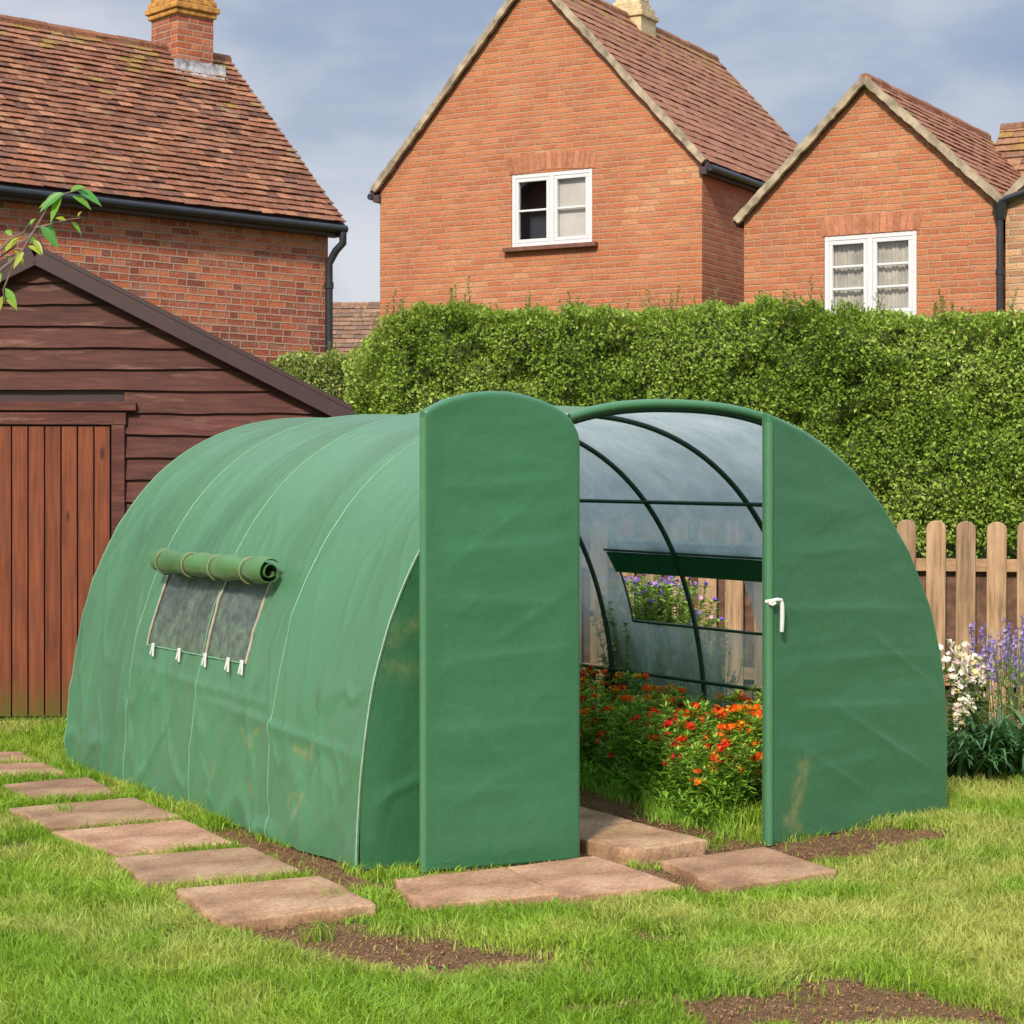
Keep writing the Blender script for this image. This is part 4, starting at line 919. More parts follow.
# ------------------------------------------------------------------ picket fence
fd = np.array([-math.cos(math.radians(19)), math.sin(math.radians(19)), 0]); F0 = np.array([3.95, 13.1, 0.]); fn = np.array([fd[1], -fd[0], 0]); fn = fn if fn[1] < 0 else -fn
fence = empty('picket_fence', F0, 'round topped wooden picket fence between the tunnel and the tall hedge', 'fence')
pk = MB(); w_, hh, th = .064, 1.42, .011; prf = [(-w_, 0), (w_, 0), (w_, hh-.05)]+[(w_*math.cos(q), hh-.05+.05*math.sin(q)) for q in np.linspace(0, PI, 9)[1:-1]]+[(-w_, hh-.05)]
n = len(prf); V = [F0+fd*x+up*z_+fn*th for x, z_ in prf]+[F0+fd*x+up*z_-fn*th for x, z_ in prf]
pk.add(V, [tuple(range(n))[::-1], tuple(range(n, 2*n))]+[(i, (i+1) % n, (i+1) % n+n, i+n) for i in range(n)])
for i in range(21):
    q = MB(); jx = random.uniform(-.006, .006); tl = random.uniform(-.006, .006); wz = random.uniform(-.015, .015)
    q.v = [tuple(np.array(v)+fd*(i*.196+jx+tl*(v[2]-.7))+up*wz*(v[2] > .5)) for v in pk.v]; q.f = pk.f; q.c = [tuple(np.random.RandomState(i).rand(3))]*len(pk.v)
    q.build('picket', PICK, fence, bevel=.004)
for zz in (.35, 1.115): MB().bar(F0-fd*.2+up*zz-fn*.032, F0+fd*4.2+up*zz-fn*.032, up, .085, .035, (.3, .6, .2)).build('rail', RAIL, fence, bevel=.004)
for k in (0.1, 2.05, 4.0): MB().bar(F0+fd*k-fn*.10, F0+fd*k-fn*.10+up*1.25, fd, .08, .08, (.7, .2, .4)).build('post', PICK, fence, bevel=.006)
MB().bar(F0-fd*.2-fn*.075+up*.55, F0+fd*4.2-fn*.075+up*.50, up, 1.10, .02).build('backing_board', BACKB, fence)

# ------------------------------------------------------------------ hedges
def hedge(label, a, b, depth, ztop, base, dens, seed, lowcut=1.2, shoots=40, palette=None, dip=0.0):
    a = np.array([*a, 0.]); b = np.array([*b, 0.]); L = np.linalg.norm(b-a); d = (b-a)/L; n = np.array([d[1], -d[0], 0]); n = n if n[1] < 0 else -n
    palette = palette or [(.145, .24, .026), (.215, .33, .040), (.29, .41, .06), (.39, .49, .12)]
    root = empty('hedge', (a+b)/2, label, 'hedge')
    zt = lambda u_: ztop-.05-dip*np.exp(-((u_-L*.66)/(L*.16))**2)+(fbm(u_*2.2, u_*0+seed, 4, seed)-.5)*.22+(fbm(u_*9, u_*0+seed, 3, seed+8)-.5)*.09
    bul = lambda u_, z_: (fbm(u_*1.8, z_*1.8, 4, seed+1)-.5)*.34-.16*sst(.57, .70, fbm(u_*5, z_*5, 3, seed+4))
    endr = lambda u_: np.minimum(u_, L-u_)
    parts = []
    def emit(N, face):
        u_ = rng.uniform(0, L, N)
        if face == 'front':
            z_ = rng.uniform(.05, 1, N)*zt(u_); keep = (z_ > lowcut) | (rng.random(N) < .18); u_ = u_[keep]; z_ = z_[keep]
            rd = np.clip(1-(zt(u_)-z_)/.25, 0, 1); er = np.clip(1-endr(u_)/.5, 0, 1)
            dep = bul(u_, z_)-.10*rd**2-.55*er**2; pos = a+d*u_[:, None]+n*(dep-rng.exponential(.05, len(u_)))[:, None]+up*z_[:, None]; no = n+up*(rd[:, None]*.8+.25); pos = pos-up*(.35*er**2*(z_/ztop))[:, None]
        elif face == 'top':
            v_ = rng.uniform(0, depth, N); er = np.clip(1-np.minimum(endr(u_), .5)/.5, 0, 1)
            pos = a+d*u_[:, None]-n*v_[:, None]+up*(zt(u_)+(fbm(u_*3, v_*3, 3, seed+2)-.5)*.12-.38*er**2-rng.exponential(.035, N))[:, None]; no = up+n*.25
        elif face == 'back':
            z_ = rng.uniform(.3, 1, N)*zt(u_); pos = a+d*u_[:, None]-n*(depth+bul(u_, z_+9))[:, None]+up*z_[:, None]; no = -n+up*.3
        else:
            sg = -1 if face == 'e0' else 1; v_ = rng.uniform(0, depth, N); z_ = rng.uniform(.3, 1, N)*(ztop-.45); base_ = a if sg < 0 else b
            pos = base_-n*v_[:, None]+d*(sg*(bul(v_+4, z_)*.5+.02)-sg*rng.exponential(.04, N))[:, None]+up*z_[:, None]; no = d*sg+up*.3
        M = len(pos); dr_ = unit(no+rng.normal(0, .75, (M, 3))); upv = unit(no+rng.normal(0, .5, (M, 3)))
        pos = pos+unit(no)*np.abs(rng.normal(0, .016, M))[:, None]; Ls = rng.uniform(.024, .050, M); cl = np.clip((fbm(pos[:, 0]*1.6, pos[:, 2]*2.0+pos[:, 1], 4, seed+6)-.5)*2.2+.5, 0, 1)
        pi = np.clip((rng.random(M)*.7+cl*.6)*len(palette)*.8, 0, len(palette)-.01).astype(int); col = np.array(palette)[pi]*rng.uniform(.75, 1.3, (M, 1))
        if face == 'top' or True:
            hi = np.clip((pos[:, 2]-(ztop-.25))/.25, 0, 1)[:, None]; col = col*(1-hi*.45)+np.array((.19, .27, .04))*hi*.45
        parts.append(leaves(pos, dr_, upv, Ls, Ls*rng.uniform(.45, .65, M), col, shape=4))
    emit(int(dens*L*ztop), 'front'); emit(int(dens*.8*L*depth), 'top'); emit(int(700*L*ztop), 'back'); emit(int(dens*.6*depth*ztop), 'e0'); emit(int(dens*.3*depth*ztop), 'e1')
    # young shoots standing up from the clipped top
    sh = MB(); sp_, sd_, su_ = [], [], []
    for i in range(shoots):
        u_ = random.uniform(.1, L-.1); hN = random.uniform(.06, .20)*(1.5 if random.random() < .15 else 1); p = a+d*u_-n*random.uniform(.0, .5)+up*(float(zt(np.array(u_)))-.03)
        ln = np.array([random.uniform(-.3, .3), random.uniform(-.3, .3), 0]); pts = [p, p+up*hN*.5+ln*hN*.3, p+up*hN+ln*hN]; sh.tube(pts, [.003, .0025, .0015], 4)
        for q in np.arange(.02, hN, .018):
            for s_ in (-1, 1): an = random.uniform(0, 2*PI); sp_.append(p+up*q+ln*q); sd_.append([math.cos(an)*.8, math.sin(an)*.8, .5]); su_.append([0, 0, 1])
    if shoots:
        M = len(sp_); parts.append(leaves(np.array(sp_), np.array(sd_), np.array(su_, float), rng.uniform(.025, .045, M), rng.uniform(.012, .02, M), cvar((.20, .28, .045), M)))
        sh.build('shoots', BARK, root)['kind'] = 'stuff'
    cobj('leaves', parts, HEDGEL, root)
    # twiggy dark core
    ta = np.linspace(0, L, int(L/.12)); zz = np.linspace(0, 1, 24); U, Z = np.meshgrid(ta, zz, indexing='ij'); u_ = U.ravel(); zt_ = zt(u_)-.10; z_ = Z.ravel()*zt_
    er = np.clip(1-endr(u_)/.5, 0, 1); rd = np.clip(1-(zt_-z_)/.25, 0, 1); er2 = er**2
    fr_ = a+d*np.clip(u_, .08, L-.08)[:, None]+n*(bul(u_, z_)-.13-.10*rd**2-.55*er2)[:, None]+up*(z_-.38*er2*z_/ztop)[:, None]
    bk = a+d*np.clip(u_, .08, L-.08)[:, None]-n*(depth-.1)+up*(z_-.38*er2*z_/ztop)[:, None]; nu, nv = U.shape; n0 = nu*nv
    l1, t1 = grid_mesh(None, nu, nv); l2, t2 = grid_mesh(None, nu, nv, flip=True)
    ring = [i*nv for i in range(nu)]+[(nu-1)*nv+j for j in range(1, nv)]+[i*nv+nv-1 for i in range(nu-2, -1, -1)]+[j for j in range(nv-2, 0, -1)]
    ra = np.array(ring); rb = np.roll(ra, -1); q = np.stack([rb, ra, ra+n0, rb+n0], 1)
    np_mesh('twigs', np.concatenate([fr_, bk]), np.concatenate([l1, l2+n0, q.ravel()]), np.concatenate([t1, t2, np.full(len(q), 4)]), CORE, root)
    return root
hedge('tall clipped privet hedge running behind the fence across the garden', (-1.42, 17.15), (5.9, 15.3), 1.1, 3.17, 0, 5600, 101, shoots=150, dip=.11)
hedge('lower paler hedge beside the shed, below the corner of the dark brick house', (-2.6, 18.9), (-1.0, 18.5), 1.0, 2.93, 0, 5200, 131, lowcut=1.8, shoots=14,
      palette=[(.24, .32, .06), (.33, .40, .10), (.42, .47, .16), (.16, .22, .04)])
# ------------------------------------------------------------------ planting
def plant_mesh(name, parent, seed, kind):
    """local foliage and flowers round the origin"""
    r = np.random.default_rng(seed); rr = random.Random(seed); root = parent; parts = []; stems = MB(); fl = []
    def floret(c, nrm_, size, col, petals=4):
        nrm_ = unit(nrm_); a = unit(np.cross(nrm_, [.3, .2, .9])); b = np.cross(nrm_, a); ps, ds, us, cs = [], [], [], []
        o = rr.uniform(0, 6)
        for k in range(petals):
            q = o+2*PI*k/petals; dv = a*math.cos(q)+b*math.sin(q)+nrm_*.25; ps.append(c); ds.append(dv); us.append(nrm_); cs.append(np.array(col)*rr.uniform(.8, 1.2))
        fl[-1].append(leaves(np.array(ps), np.array(ds), np.array(us), np.full(petals, size), np.full(petals, size*.95), np.array(cs), shape=6, fold=.15))
    def new(): fl.append([])
    def ball(c, rad, nflo, size, cols, petals=4):
        for _ in range(nflo):
            v = unit(np.array([rr.gauss(0, 1), rr.gauss(0, 1), rr.gauss(.35, .8)])); floret(np.array(c)+v*rad*np.array([1, 1, .7])*rr.uniform(.25, 1.45), v, size*rr.uniform(.7, 1.15), rr.choice(cols), petals)
    if kind[0] == 'wall':
        cols = kind[1]; H = kind[2]; NS = 20
        for i in range(NS):
            q = rr.uniform(0, 2*PI); R = rr.uniform(.02, .17); h = H*rr.uniform(.55, 1.0); tip = np.array([math.cos(q)*R*1.15, math.sin(q)*R*1.15, h]); mid = np.array([math.cos(q)*R*.6, math.sin(q)*R*.6, h*.5])
            stems.tube([(0, 0, 0), mid, tip], [.005, .004, .002], 5, (.10, .15, .03)); n = 38; f = r.uniform(.05, 1, n)
            pos = np.where(f[:, None] < .5, mid*f[:, None]*2, mid+(tip-mid)*(f[:, None]*2-1)); an = r.uniform(0, 2*PI, n)
            dv = np.stack([np.cos(an), np.sin(an), r.uniform(.1, 1.2, n)], 1); parts.append(leaves(pos, dv, np.tile([0, 0, 1.], (n, 1)), r.uniform(.045, .085, n), r.uniform(.012, .022, n), np.clip(np.array([(.27, .46, .065)])*r.uniform(.6, 1.5, (n, 1))*np.array([1, 1, 1]), 0, 1), shape=6, droop=.3))
            if i < kind[3]:
                new()
                ball(tip+np.array([0, 0, .005]), .028*rr.uniform(.7, 1.2), rr.randint(6, 14), rr.uniform(.014, .021), [rr.choice(cols)]*2+[rr.choice(cols)])
            else:
                n = 14; an = r.uniform(0, 2*PI, n); parts.append(leaves(np.tile(tip, (n, 1)), np.stack([np.cos(an), np.sin(an), r.uniform(.2, 1.5, n)], 1), np.tile([0, 0, 1.], (n, 1)), r.uniform(.03, .06, n), r.uniform(.010, .016, n), np.array([(.30, .48, .07)])*r.uniform(.7, 1.4, (n, 1)), shape=6))
    elif kind[0] == 'geran':
        cols = kind[1]; H = kind[2]
        for i in range(26):
            q = rr.uniform(0, 2*PI); R = rr.uniform(.03, .27); h = H*rr.uniform(.45, 1.0); tip = np.array([math.cos(q)*R, math.sin(q)*R, h]); mid = tip*np.array([.5, .5, .55])
            stems.tube([(0, 0, 0), mid, tip], [.004, .003, .0015], 5, (.10, .16, .04)); n = 46; f = r.uniform(.1, 1, n)
            pos = np.where(f[:, None] < .5, mid*f[:, None]*2, mid+(tip-mid)*(f[:, None]*2-1)); an = r.uniform(0, 2*PI, n)
            parts.append(leaves(pos, np.stack([np.cos(an), np.sin(an), r.uniform(-.2, .9, n)], 1), np.tile([0, 0, 1.], (n, 1)), r.uniform(.035, .065, n), r.uniform(.018, .036, n), np.array([(.22, .34, .05)])*r.uniform(.6, 1.4, (n, 1)), shape=6))
            if rr.random() < .6: new(); ball(tip, .008, 2, .020, cols, 5)
    elif kind[0] == 'white':
        cols = kind[1]; H = kind[2]
        for i in range(7):
            q = rr.uniform(0, 2*PI); R = rr.uniform(.02, .12); h = H*rr.uniform(.75, 1.0); tip = np.array([math.cos(q)*R, math.sin(q)*R, h]); stems.tube([(tip[0]*.3, tip[1]*.3, 0), tip*np.array([.7, .7, .5]), tip], [.005, .004, .003], 5, (.10, .16, .04))
            new()
            for k in range(9): ball(tip-np.array([0, 0, k*.022])+r.normal(0, .012, 3), .014, 2, .024, cols, 5)
            n = 22; f = r.uniform(.1, .8, n); an = r.uniform(0, 2*PI, n)
            parts.append(leaves(tip*f[:, None], np.stack([np.cos(an), np.sin(an), r.uniform(.1, 1.2, n)], 1), np.tile([0, 0, 1.], (n, 1)), r.uniform(.06, .12, n), r.uniform(.012, .022, n), np.array([(.14, .24, .04)])*r.uniform(.6, 1.4, (n, 1)), shape=6, droop=.4))
    elif kind[0] == 'spike':
        cols = kind[1]; H = kind[2]
        for i in range(10):
            q = rr.uniform(0, 2*PI); R = rr.uniform(.03, .24); h = H*rr.uniform(.7, 1.0); tip = np.array([math.cos(q)*R, math.sin(q)*R, h]); stems.tube([(tip[0]*.4, tip[1]*.4, 0), tip*np.array([.75, .75, .5]), tip], [.004, .003, .002], 5, (.12, .17, .05))
            new()
            for k in range(15): 
                an = rr.uniform(0, 6.28); c = tip-np.array([0, 0, k*.017]); v = np.array([math.cos(an), math.sin(an), .3]); floret(c+v*.008, v, .014, rr.choice(cols), 3)
            n = 26; f = r.uniform(.05, .75, n); an = r.uniform(0, 2*PI, n)
            parts.append(leaves(tip*f[:, None], np.stack([np.cos(an), np.sin(an), r.uniform(.2, 1.2, n)], 1), np.tile([0, 0, 1.], (n, 1)), r.uniform(.04, .08, n), r.uniform(.008, .014, n), np.array([(.22, .31, .08)])*r.uniform(.6, 1.4, (n, 1)), shape=6))
    elif kind[0] == 'strap':
        n = 150; an = r.uniform(0, 2*PI, n)
        for k in range(n):
            Ln = rr.uniform(.28, .55); q = an[k]; w_ = rr.uniform(.010, .018); side = np.array([-math.sin(q), math.cos(q), 0]); V = []; base = np.array([rr.gauss(0, .05), rr.gauss(0, .05), 0]); el = rr.uniform(.7, 1.35)
            p = base.copy()
            for i in range(7):
                f = i/6; ww = w_*(1-f**3)+.0008; V += [p+side*ww, p-side*ww]; a_ = el-f*f*rr.uniform(1.6, 2.4); p = p+np.array([math.cos(q)*math.cos(a_), math.sin(q)*math.cos(a_), math.sin(a_)])*Ln/6; p[2] = max(p[2], .01)
            V = np.array(V); fcs = []
            for i in range(6): fcs += [2*i, 2*i+1, 2*i+3, 2*i+2]
            parts.append((V, np.array(fcs), np.full(6, 4), np.tile(np.array([.06, .14, .045])*rr.uniform(.6, 1.6), (len(V), 1))))
    if stems.v: stems.build('stems', LEAF, root, origin=(0, 0, 0))
    V, l, t, c = join(parts); np_mesh('foliage', V, l, t, LEAF, root, Vector((0, 0, 0)), c)
    for q in fl: V, l, t, c = join(q); np_mesh('blossom', V, l, t, PETAL, root, Vector((0, 0, 0)), c)
RED = (.72, .03, .02); ORG = (.95, .26, .015); DOR = (.88, .13, .015); YEL = (.90, .42, .03); PEA = (.80, .30, .10)
wl = [('wallflower', [RED, RED, DOR], 'bushy wallflower with red blossoms in the bed inside the tunnel', .52, 11),
      ('wallflower', [ORG, DOR, YEL], 'bushy wallflower with orange and yellow blossoms in the bed inside the tunnel', .50, 11),
      ('wallflower', [DOR, RED, ORG], 'bushy wallflower with mixed red and orange blossoms in the bed inside the tunnel', .54, 12),
      ('leafy_plant', [RED], 'low leafy green plant with hardly any blossom in the bed inside the tunnel', .44, 3)]
protos = []
for i, (nm, cl, lb, H, nf) in enumerate(wl):
    e = empty(nm, (0, 0, 0), lb, 'plant', ['wallflowers with red blossoms', 'wallflowers with orange and yellow blossoms', 'wallflowers with mixed blossoms', 'leafy plants without blossom'][i]+' in the tunnel bed')
    plant_mesh(nm, e, 200+i, ('wall', cl, H, nf)); protos.append(e)
spots = []; used = [0]*4
for it in range(6000):
    t = random.uniform(.12, 3.65); front = np.interp(t, [0, .2, 1.0, 2.2, 3.8], [1.42, 1.36, 1.12, .95, .80]); e_ = random.uniform(.16, front-.08)
    s = TW-e_; 
    if all((s-a)**2+(t-b)**2 > .20**2 for a, b, _ in spots): spots.append((s, t, front-e_))
first = set()
for i, (s, t, ef) in enumerate(spots):
    k = random.choices([0, 1, 2, 3], [2, 8, 4, 2] if ef > .35 else [1, 3, 1, 3])[0]
    p = T(s, t, -.005); o = protos[k] if k not in first else copy_tree(protos[k]); first.add(k)
    sc = random.uniform(.80, 1.0)*(.8 if ef < .2 else 1); o.location = tuple(p); o.rotation_euler = (0, 0, random.uniform(0, 6.28)); o.scale = (sc, sc, sc)
    row = "at the bed's front edge" if ef < .32 else ("at the bed's back" if ef > .72 else "mid bed")
    far = 'near the tunnel entrance' if t < 1.2 else ('halfway down the tunnel' if t < 2.4 else 'near the far end')
    what = ['red wallflower', 'orange wallflower', 'mixed red and orange wallflower', 'green leafy plant'][k]
    o['label'] = what+' '+row+' '+far; o['group'] = what+' '+row+' '+far
# purple cranesbills outside the far window
VIO = (.22, .13, .62); LIL = (.42, .28, .70); PNK = (.70, .42, .62)
gp = empty('cranesbill', (0, 0, 0), None, 'plant', 'tall cranesbills in flower outside the tunnel window'); plant_mesh('g', gp, 301, ('geran', [VIO, LIL, VIO, PNK], 1.12))
tag(gp, 'tall loose plant with violet flowers seen through the open tunnel window')
for i, (px, Yd, sc) in enumerate([(632, 12.9, 1.0), (655, 12.65, .98), (678, 12.85, .97), (648, 13.2, 1.02), (700, 12.7, .80), (672, 13.3, .98), (722, 12.5, .62), (640, 12.6, .93), (664, 12.95, 1.0), (686, 13.1, .9), (626, 13.1, 1.0)]):
    o = gp if i == 0 else copy_tree(gp); o.location = ((px-512)/F*Yd, Yd, 0); o.rotation_euler = (0, 0, i*1.3); o.scale = (sc, sc, sc)
    if i == 4: o['label'] = 'shorter violet flowered plant in front of the pickets seen through the tunnel window'; del o['group']
    if i == 6: o['label'] = 'lowest and rightmost violet flowered plant seen through the tunnel window'; del o['group']
WHT = (.85, .82, .78); CRM = (.85, .70, .35); PKW = (.80, .66, .68)
wp = empty('snapdragon', (0, 0, 0), 'white flowered spire plant against the right edge of the green tunnel', 'plant'); plant_mesh('w', wp, 311, ('white', [WHT, WHT, PKW, WHT, WHT, CRM], .78))
for i, (px, Yd, sc, lb) in enumerate([(953, 11.7, 1.0, None), (975, 11.9, .90, 'white and cream spire plant between the tunnel edge and the purple flowers'), (963, 11.3, .62, 'short white flowered plant low in front of the taller white spires')]):
    o = wp if i == 0 else copy_tree(wp); o.location = ((px-512)/F*Yd, Yd, 0); o.rotation_euler = (0, 0, i*2.1); o.scale = (sc,)*3
    if lb: o['label'] = lb
vp = empty('salvia', (0, 0, 0), 'purple spiked plant at the right edge in front of the fence', 'plant'); plant_mesh('s', vp, 321, ('spike', [(.22, .15, .48), (.30, .23, .55), (.42, .34, .62)], .88))
for i, (px, Yd, sc, lb) in enumerate([(1004, 12.1, 1.0, None), (1030, 11.9, 1.0, 'purple spiked plant cut by the right edge of the photo'), (985, 12.4, .95, 'purple spiked plant growing behind the white flowers')]):
    o = vp if i == 0 else copy_tree(vp); o.location = ((px-512)/F*Yd, Yd, 0); o.rotation_euler = (0, 0, i*1.7); o.scale = (sc,)*3
    if lb: o['label'] = lb
sp0 = empty('daylily_clump', (0, 0, 0), 'dark strappy leaf clump at the foot of the tunnel, below the white flowers', 'plant'); plant_mesh('t', sp0, 331, ('strap',))
for i, (px, Yd, sc, lb) in enumerate([(962, 11.15, .9, None), (990, 11.3, 1.05, 'dark arching leaf clump below the purple spikes'), (1020, 11.2, 1.1, 'dark arching leaf clump at the right edge of the photo'), (1052, 11.4, 1.1, 'dark arching leaf clump just past the right edge of the photo')]):
    o = sp0 if i == 0 else copy_tree(sp0); o.location = ((px-512)/F*Yd, Yd, 0); o.rotation_euler = (0, 0, i*1.1); o.scale = (sc,)*3
    if lb: o['label'] = lb
# ivy-like climber greenery on the fence's far side is part of the hedge

# ------------------------------------------------------------------ tree whose branch reaches in from the left
tr = empty('tree', (-3.05, 9.0, 0), 'sapling whose leafy twig reaches in at the upper left', 'tree')
tb = MB(); tb.tube([(-3.05, 9, 0), (-3.07, 9.02, 1.0), (-3.02, 8.98, 2.0), (-2.95, 9.0, 2.9), (-2.9, 9.02, 3.6)], [.045, .038, .03, .02, .008], 10)
tb.build('trunk', BARK, tr, smooth=True)
wq = lambda px, py, dy=0.0: PY(px, py, 9.0+dy)
br = MB(); B1 = [np.array((-3.02, 8.98, 2.0)), np.array((-2.6, 8.95, 2.25)), wq(-5, 275), wq(22, 252), wq(38, 224), wq(50, 204), wq(66, 193), wq(80, 190)]
br.tube(B1, [.016, .012, .008, .0065, .0055, .0045, .003, .002], 7)
for pts in ([wq(-8, 262, .05), wq(10, 250, .03), wq(26, 240), wq(38, 226)], [wq(0, 250, -.05), wq(12, 238), wq(24, 232), wq(30, 222)], [wq(22, 252), wq(12, 268), wq(3, 290), wq(5, 300)], [wq(35, 228), wq(52, 224), wq(66, 220), wq(80, 218)],
            [np.array((-2.6, 8.95, 2.25)), wq(-20, 262), wq(-8, 262, .05)], [np.array((-2.6, 8.95, 2.25)), wq(-25, 245, -.05), wq(0, 250, -.05)],
            [np.array((-2.95, 9., 2.9)), np.array((-2.7, 8.8, 3.1)), np.array((-2.62, 8.7, 3.3))], [np.array((-2.95, 9., 2.7)), np.array((-3.3, 9.1, 3.0)), np.array((-3.5, 9.2, 3.1))], [np.array((-3.0, 9., 2.3)), np.array((-3.35, 8.9, 2.5)), np.array((-3.6, 8.8, 2.5))]):
    br.tube(pts, np.linspace(.006, .002, len(pts)), 6)
br.build('branches', BARK, tr, smooth=True)
lv = []; YG = (.30, .36, .025); GR = (.07, .26, .03); LG = (.16, .36, .03)
spec = [(64,193,(-20,10),30,GR),(76,190,(24,8),30,GR),(62,196,(-8,14),26,LG),(56,200,(-12,2),20,YG),(70,192,(10,-6),22,LG),(80,190,(10,6),18,LG),(72,196,(24,10),24,LG),(40,226,(16,14),28,GR),(48,224,(8,20),20,GR),(66,221,(-10,-6),14,YG),
        (72,222,(8,8),14,LG),(78,217,(4,-8),10,YG),(20,238,(-14,8),22,YG),(26,236,(12,8),20,LG),(30,226,(6,-12),14,LG),(14,250,(8,10),18,YG),(24,252,(-8,10),18,YG),(5,288,(10,14),24,LG),(3,296,(-6,14),22,YG),(6,300,(10,6),14,YG),(0,270,(-4,14),20,LG),
        (33,240,(8,8),18,YG),(2,244,(-10,6),18,YG),(12,236,(-6,-8),16,LG),(28,246,(10,4),16,YG),(8,262,(8,-10),14,LG)]
for (px, py, (dx, dy), ln, c) in spec:
    p = wq(px, py, random.uniform(-.03, .03)); d = np.array([dx, random.uniform(-8, 8), -dy], float); L = ln*9.0/F*1.0
    lv.append(leaves(np.array([p]), np.array([d]), np.array([[random.uniform(-.5, .5), -.8, .7]]), [L*.9], [L*.36], np.array([c])*random.uniform(.8, 1.2), shape=12, fold=.22, droop=.3))
for _ in range(150):
    c0 = np.array(random.choice([(-2.62, 8.7, 3.3), (-3.5, 9.2, 3.1), (-3.6, 8.8, 2.5), (-2.9, 9.02, 3.6), (-3.3, 9.1, 3.0)])); p = c0+np.array([random.gauss(0, .14), random.gauss(0, .14), random.gauss(0, .1)])
    lv.append(leaves(np.array([p]), rng.normal(0, 1, (1, 3)), rng.normal(0, .5, (1, 3))+[0, 0, 1], [.09], [.045], np.array([random.choice([YG, GR, LG])]), shape=6))
cobj('foliage', lv, LEAF, tr)

# ------------------------------------------------------------------ grass
def lawn(N, y0, y1, dens_pow):
    y = rng.uniform(y0, y1, N); x = rng.uniform(-1, 1, N)*(y*.265+.55); return x, y
N0 = 520000
y = 5.5+(14.5-5.5)*rng.random(N0)**1.25; x = rng.uniform(-1, 1, N0)*(y*.262+.45)
ye = 4.9+9.4*rng.random(170000); xe = (ye*.262+.45+2.6*rng.random(170000))*np.where(rng.random(170000) < .5, -1, 1); x = np.concatenate([x, xe]); y = np.concatenate([y, ye]); N0 = len(x)
s, t = to_st(x, y); keep = ~((s > -.01) & (s < TW+.02) & (t > -.02) & (t < TL+.02)); so_ = soil(x, y)
keep &= rng.random(N0) > so_*.985; keep &= fbm(x*7, y*7, 3, 61)+rng.random(N0)*.5 > .42
for q in SQ: keep &= ~in_quad(x, y, q, .0)
sh_ = (y > SY+(x+3.3)*math.tan(ya)-.04) & (x < -1.0); keep &= ~sh_
x = x[keep]; y = y[keep]; so_ = so_[keep]; n = len(x); print('blades', n)
near_slab = np.zeros(n, bool)
for q in SQ: near_slab |= in_quad(x, y, q, .14)
lush = fbm(x*1.1, y*1.1, 3, 62); cl = fbm(x*6, y*6, 3, 63)
h = (.024+.046*rng.random(n)**1.3+.045*cl*lush)*(1-.5*so_)*np.where(near_slab, .50, 1)
h *= np.where(x+.05*y < -.2, 1.12, .95)
lean = rng.normal(0, .45, (n, 3)); lean[:, 2] = 0; wnd = np.stack([np.cos(cl*9), np.sin(cl*9), cl*0], 1)*.35; lean = lean+wnd
A_ = np.array([(.185, .33, .024)]); B_ = np.array([(.34, .48, .05)]); Cc = np.array([(.54, .50, .16)])
mixv = np.clip(fbm(x*1.7+9, y*1.7, 4, 64)*1.4-.3+rng.normal(0, .18, n), 0, 1)[:, None]; col = A_*(1-mixv)+B_*mixv
yel = np.clip((fbm(x*2.4, y*2.4, 3, 66)-.49)*4+np.clip(x*.25, 0, .3)+(rng.random(n) < .07)*.7+rng.normal(0, .1, n), 0, 1)[:, None]*.6; col = col*(1-yel)+Cc*yel; col *= rng.uniform(.75, 1.25, (n, 1))
root = np.stack([x, y, gz(x, y)-.008], 1)
Nw = 9000; yw = 5.6+8*rng.random(Nw)**1.3; xw = rng.uniform(-1, 1, Nw)*(yw*.262+.3); kw = (soil(xw, yw) < .75) & (fbm(xw*2.6, yw*2.6, 3, 90) > .52)
for q in SQ: kw &= ~in_quad(xw, yw, q, .02)
sw, tw_ = to_st(xw, yw); kw &= ~((sw > -.03) & (sw < TW+.05) & (tw_ > -.03)); xw = xw[kw]; yw = yw[kw]; Nw = len(xw); aw_ = rng.uniform(0, 6.28, Nw)
weeds = leaves(np.stack([xw, yw, gz(xw, yw)+.012], 1), np.stack([np.cos(aw_), np.sin(aw_), rng.uniform(.3, 1.0, Nw)], 1), np.tile([0, 0, 1.], (Nw, 1)), rng.uniform(.02, .045, Nw), rng.uniform(.010, .018, Nw), cvar((.16, .32, .04), Nw, .3), shape=6, droop=.4)
parts = [weeds, blades(root, h, lean, (.0024+.0024*rng.random(n)+y*.00018), col, None)]
# unmown tufts along the sheet's foot and the slab edges
def tuft(c, n_, rad, hh, colb=(.20, .34, .03)):
    p = np.array([c[0], c[1], 0])+np.concatenate([rng.normal(0, rad, (n_, 2)), np.zeros((n_, 1))], 1); p[:, 2] = gz(p[:, 0], p[:, 1])-.005
    le = rng.normal(0, .5, (n_, 3)); le[:, 2] = 0; parts.append(blades(p, hh*rng.uniform(.4, 1.1, n_), le, rng.uniform(.003, .006, n_), cvar(colb, n_, .3)))
for px, py in [(64,816),(188,806),(122,778),(150,790),(395,880),(410,884),(200,812),(60,770),(40,745),(335,905),(320,938)]: tuft(P(px, py), 55, .035, .10)
for k in range(40): tt = random.uniform(.6, 3.85); p = T(-.03, tt, 0); tuft(p, 22, .03, .04)
for k in range(26): p = T(random.uniform(TW+.03, TW+.14), random.uniform(-.05, 3.4), 0); tuft(p, 40, .04, .10)
for k in range(60): p = P(random.uniform(780, 945), random.uniform(836, 842)); 
for px in range(905, 950, 6): tuft(P(px, 826+(945-px)*.10), 30, .03, .07)
for k in range(40): p = sp(random.uniform(-1.6, .6), 0, -.1); tuft(p, 40, .04, .09)
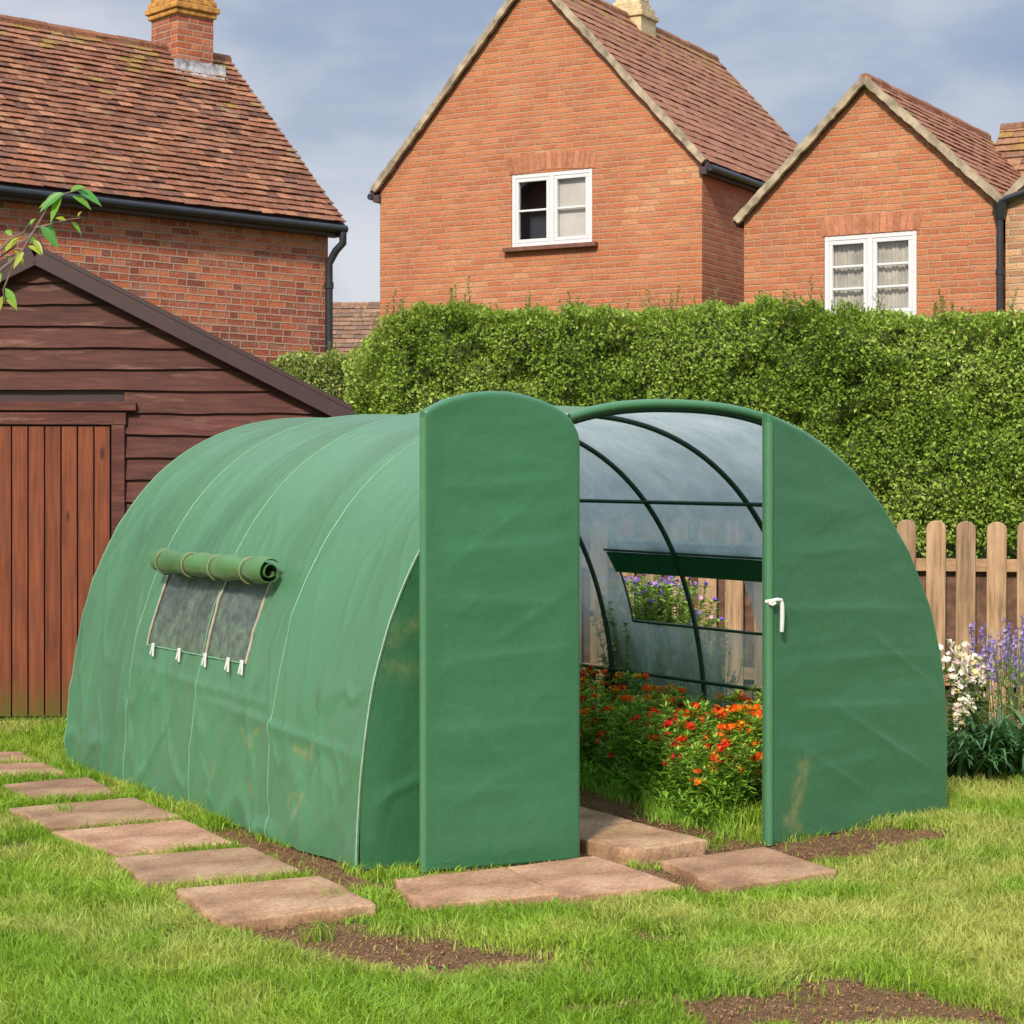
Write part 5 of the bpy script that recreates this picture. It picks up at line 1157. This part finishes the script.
gob = cobj('grass', parts, GRASS); tag(gob, 'short uneven yellow green lawn grass in front of and beside the tunnel', 'grass', kind='stuff')
# grass and weeds inside, along the bed's edge and along the path inside
parts = []
for k in range(150):
    t = random.uniform(.0, 3.7); front = np.interp(t, [0, .2, 1.0, 2.2, 3.8], [1.44, 1.38, 1.14, .97, .82]); tuft(T(TW-front+random.uniform(-.05, .22), t+random.uniform(0, .1)), 46, .045, random.uniform(.05, .12), (.24, .44, .05))
for k in range(30): tuft(T(random.uniform(TW-1.3, TW-.2), random.uniform(.06, .14)), 46, .045, random.uniform(.10, .20), (.28, .46, .05))
N = 30000; t = rng.uniform(.08, 3.75, N); fr0 = np.interp(t, [0, .2, 1.0, 2.2, 3.8], [1.42, 1.38, 1.14, .97, .82]); e_ = rng.uniform(.05, 1, N)*fr0; ed = np.clip((fr0-e_)/.25, .25, 1)
hh = rng.random(N)**.8*.36*ed*(.6+.8*fbm(t*4, e_*4, 3, 77)); pos = T(TW-e_, t, hh*.9); an = rng.uniform(0, 6.28, N)
parts.append(leaves(pos, np.stack([np.cos(an), np.sin(an), rng.uniform(.1, 1.6, N)], 1), np.tile([0, 0, 1.], (N, 1)), rng.uniform(.04, .09, N), rng.uniform(.010, .020, N), cvar((.22, .40, .05), N, .4), shape=4, droop=.3))
gb = cobj('bed_grass', parts, GRASS); tag(gb, 'taller grass and weeds along the front edge of the flower bed', 'grass', kind='stuff')
# loose crumbs of soil and bark
N = 130000; y = rng.uniform(5.6, 12.6, N); x = rng.uniform(-1, 1, N)*(y*.262+.2); k_ = soil(x, y) > .5+rng.random(N)*.3
for q in SQ: k_ &= ~in_quad(x, y, q, .02)
x = x[k_]; y = y[k_]; n = len(x); r_ = .002+.006*rng.random(n)**4; tet = np.array([(1, 0, -.4), (-.5, .87, -.4), (-.5, -.87, -.4), (0, 0, .9)]); V = np.zeros((n, 4, 3)); a = rng.uniform(0, 6.28, n); 
for i, tv in enumerate(tet):
    j = 1+rng.uniform(-.4, .4, n); V[:, i, 0] = x+(tv[0]*np.cos(a)-tv[1]*np.sin(a))*r_*j*1.3; V[:, i, 1] = y+(tv[0]*np.sin(a)+tv[1]*np.cos(a))*r_*j*.9; V[:, i, 2] = gz(x, y)-.004+(tv[2]*.8+.4)*r_*j
lp = ((np.arange(n)*4)[:, None]+np.array([0, 1, 3, 1, 2, 3, 2, 0, 3, 0, 2, 1])[None]).ravel()
cr = np_mesh('soil_crumbs', V.reshape(-1, 3), lp, np.full(n*4, 3), CRUMB, col=np.repeat(cvar((.22, .125, .065), n, .5), 4, 0)); tag(cr, 'loose crumbs of brown soil and bark scattered on the bare patches', 'soil', kind='stuff')
print('done build')
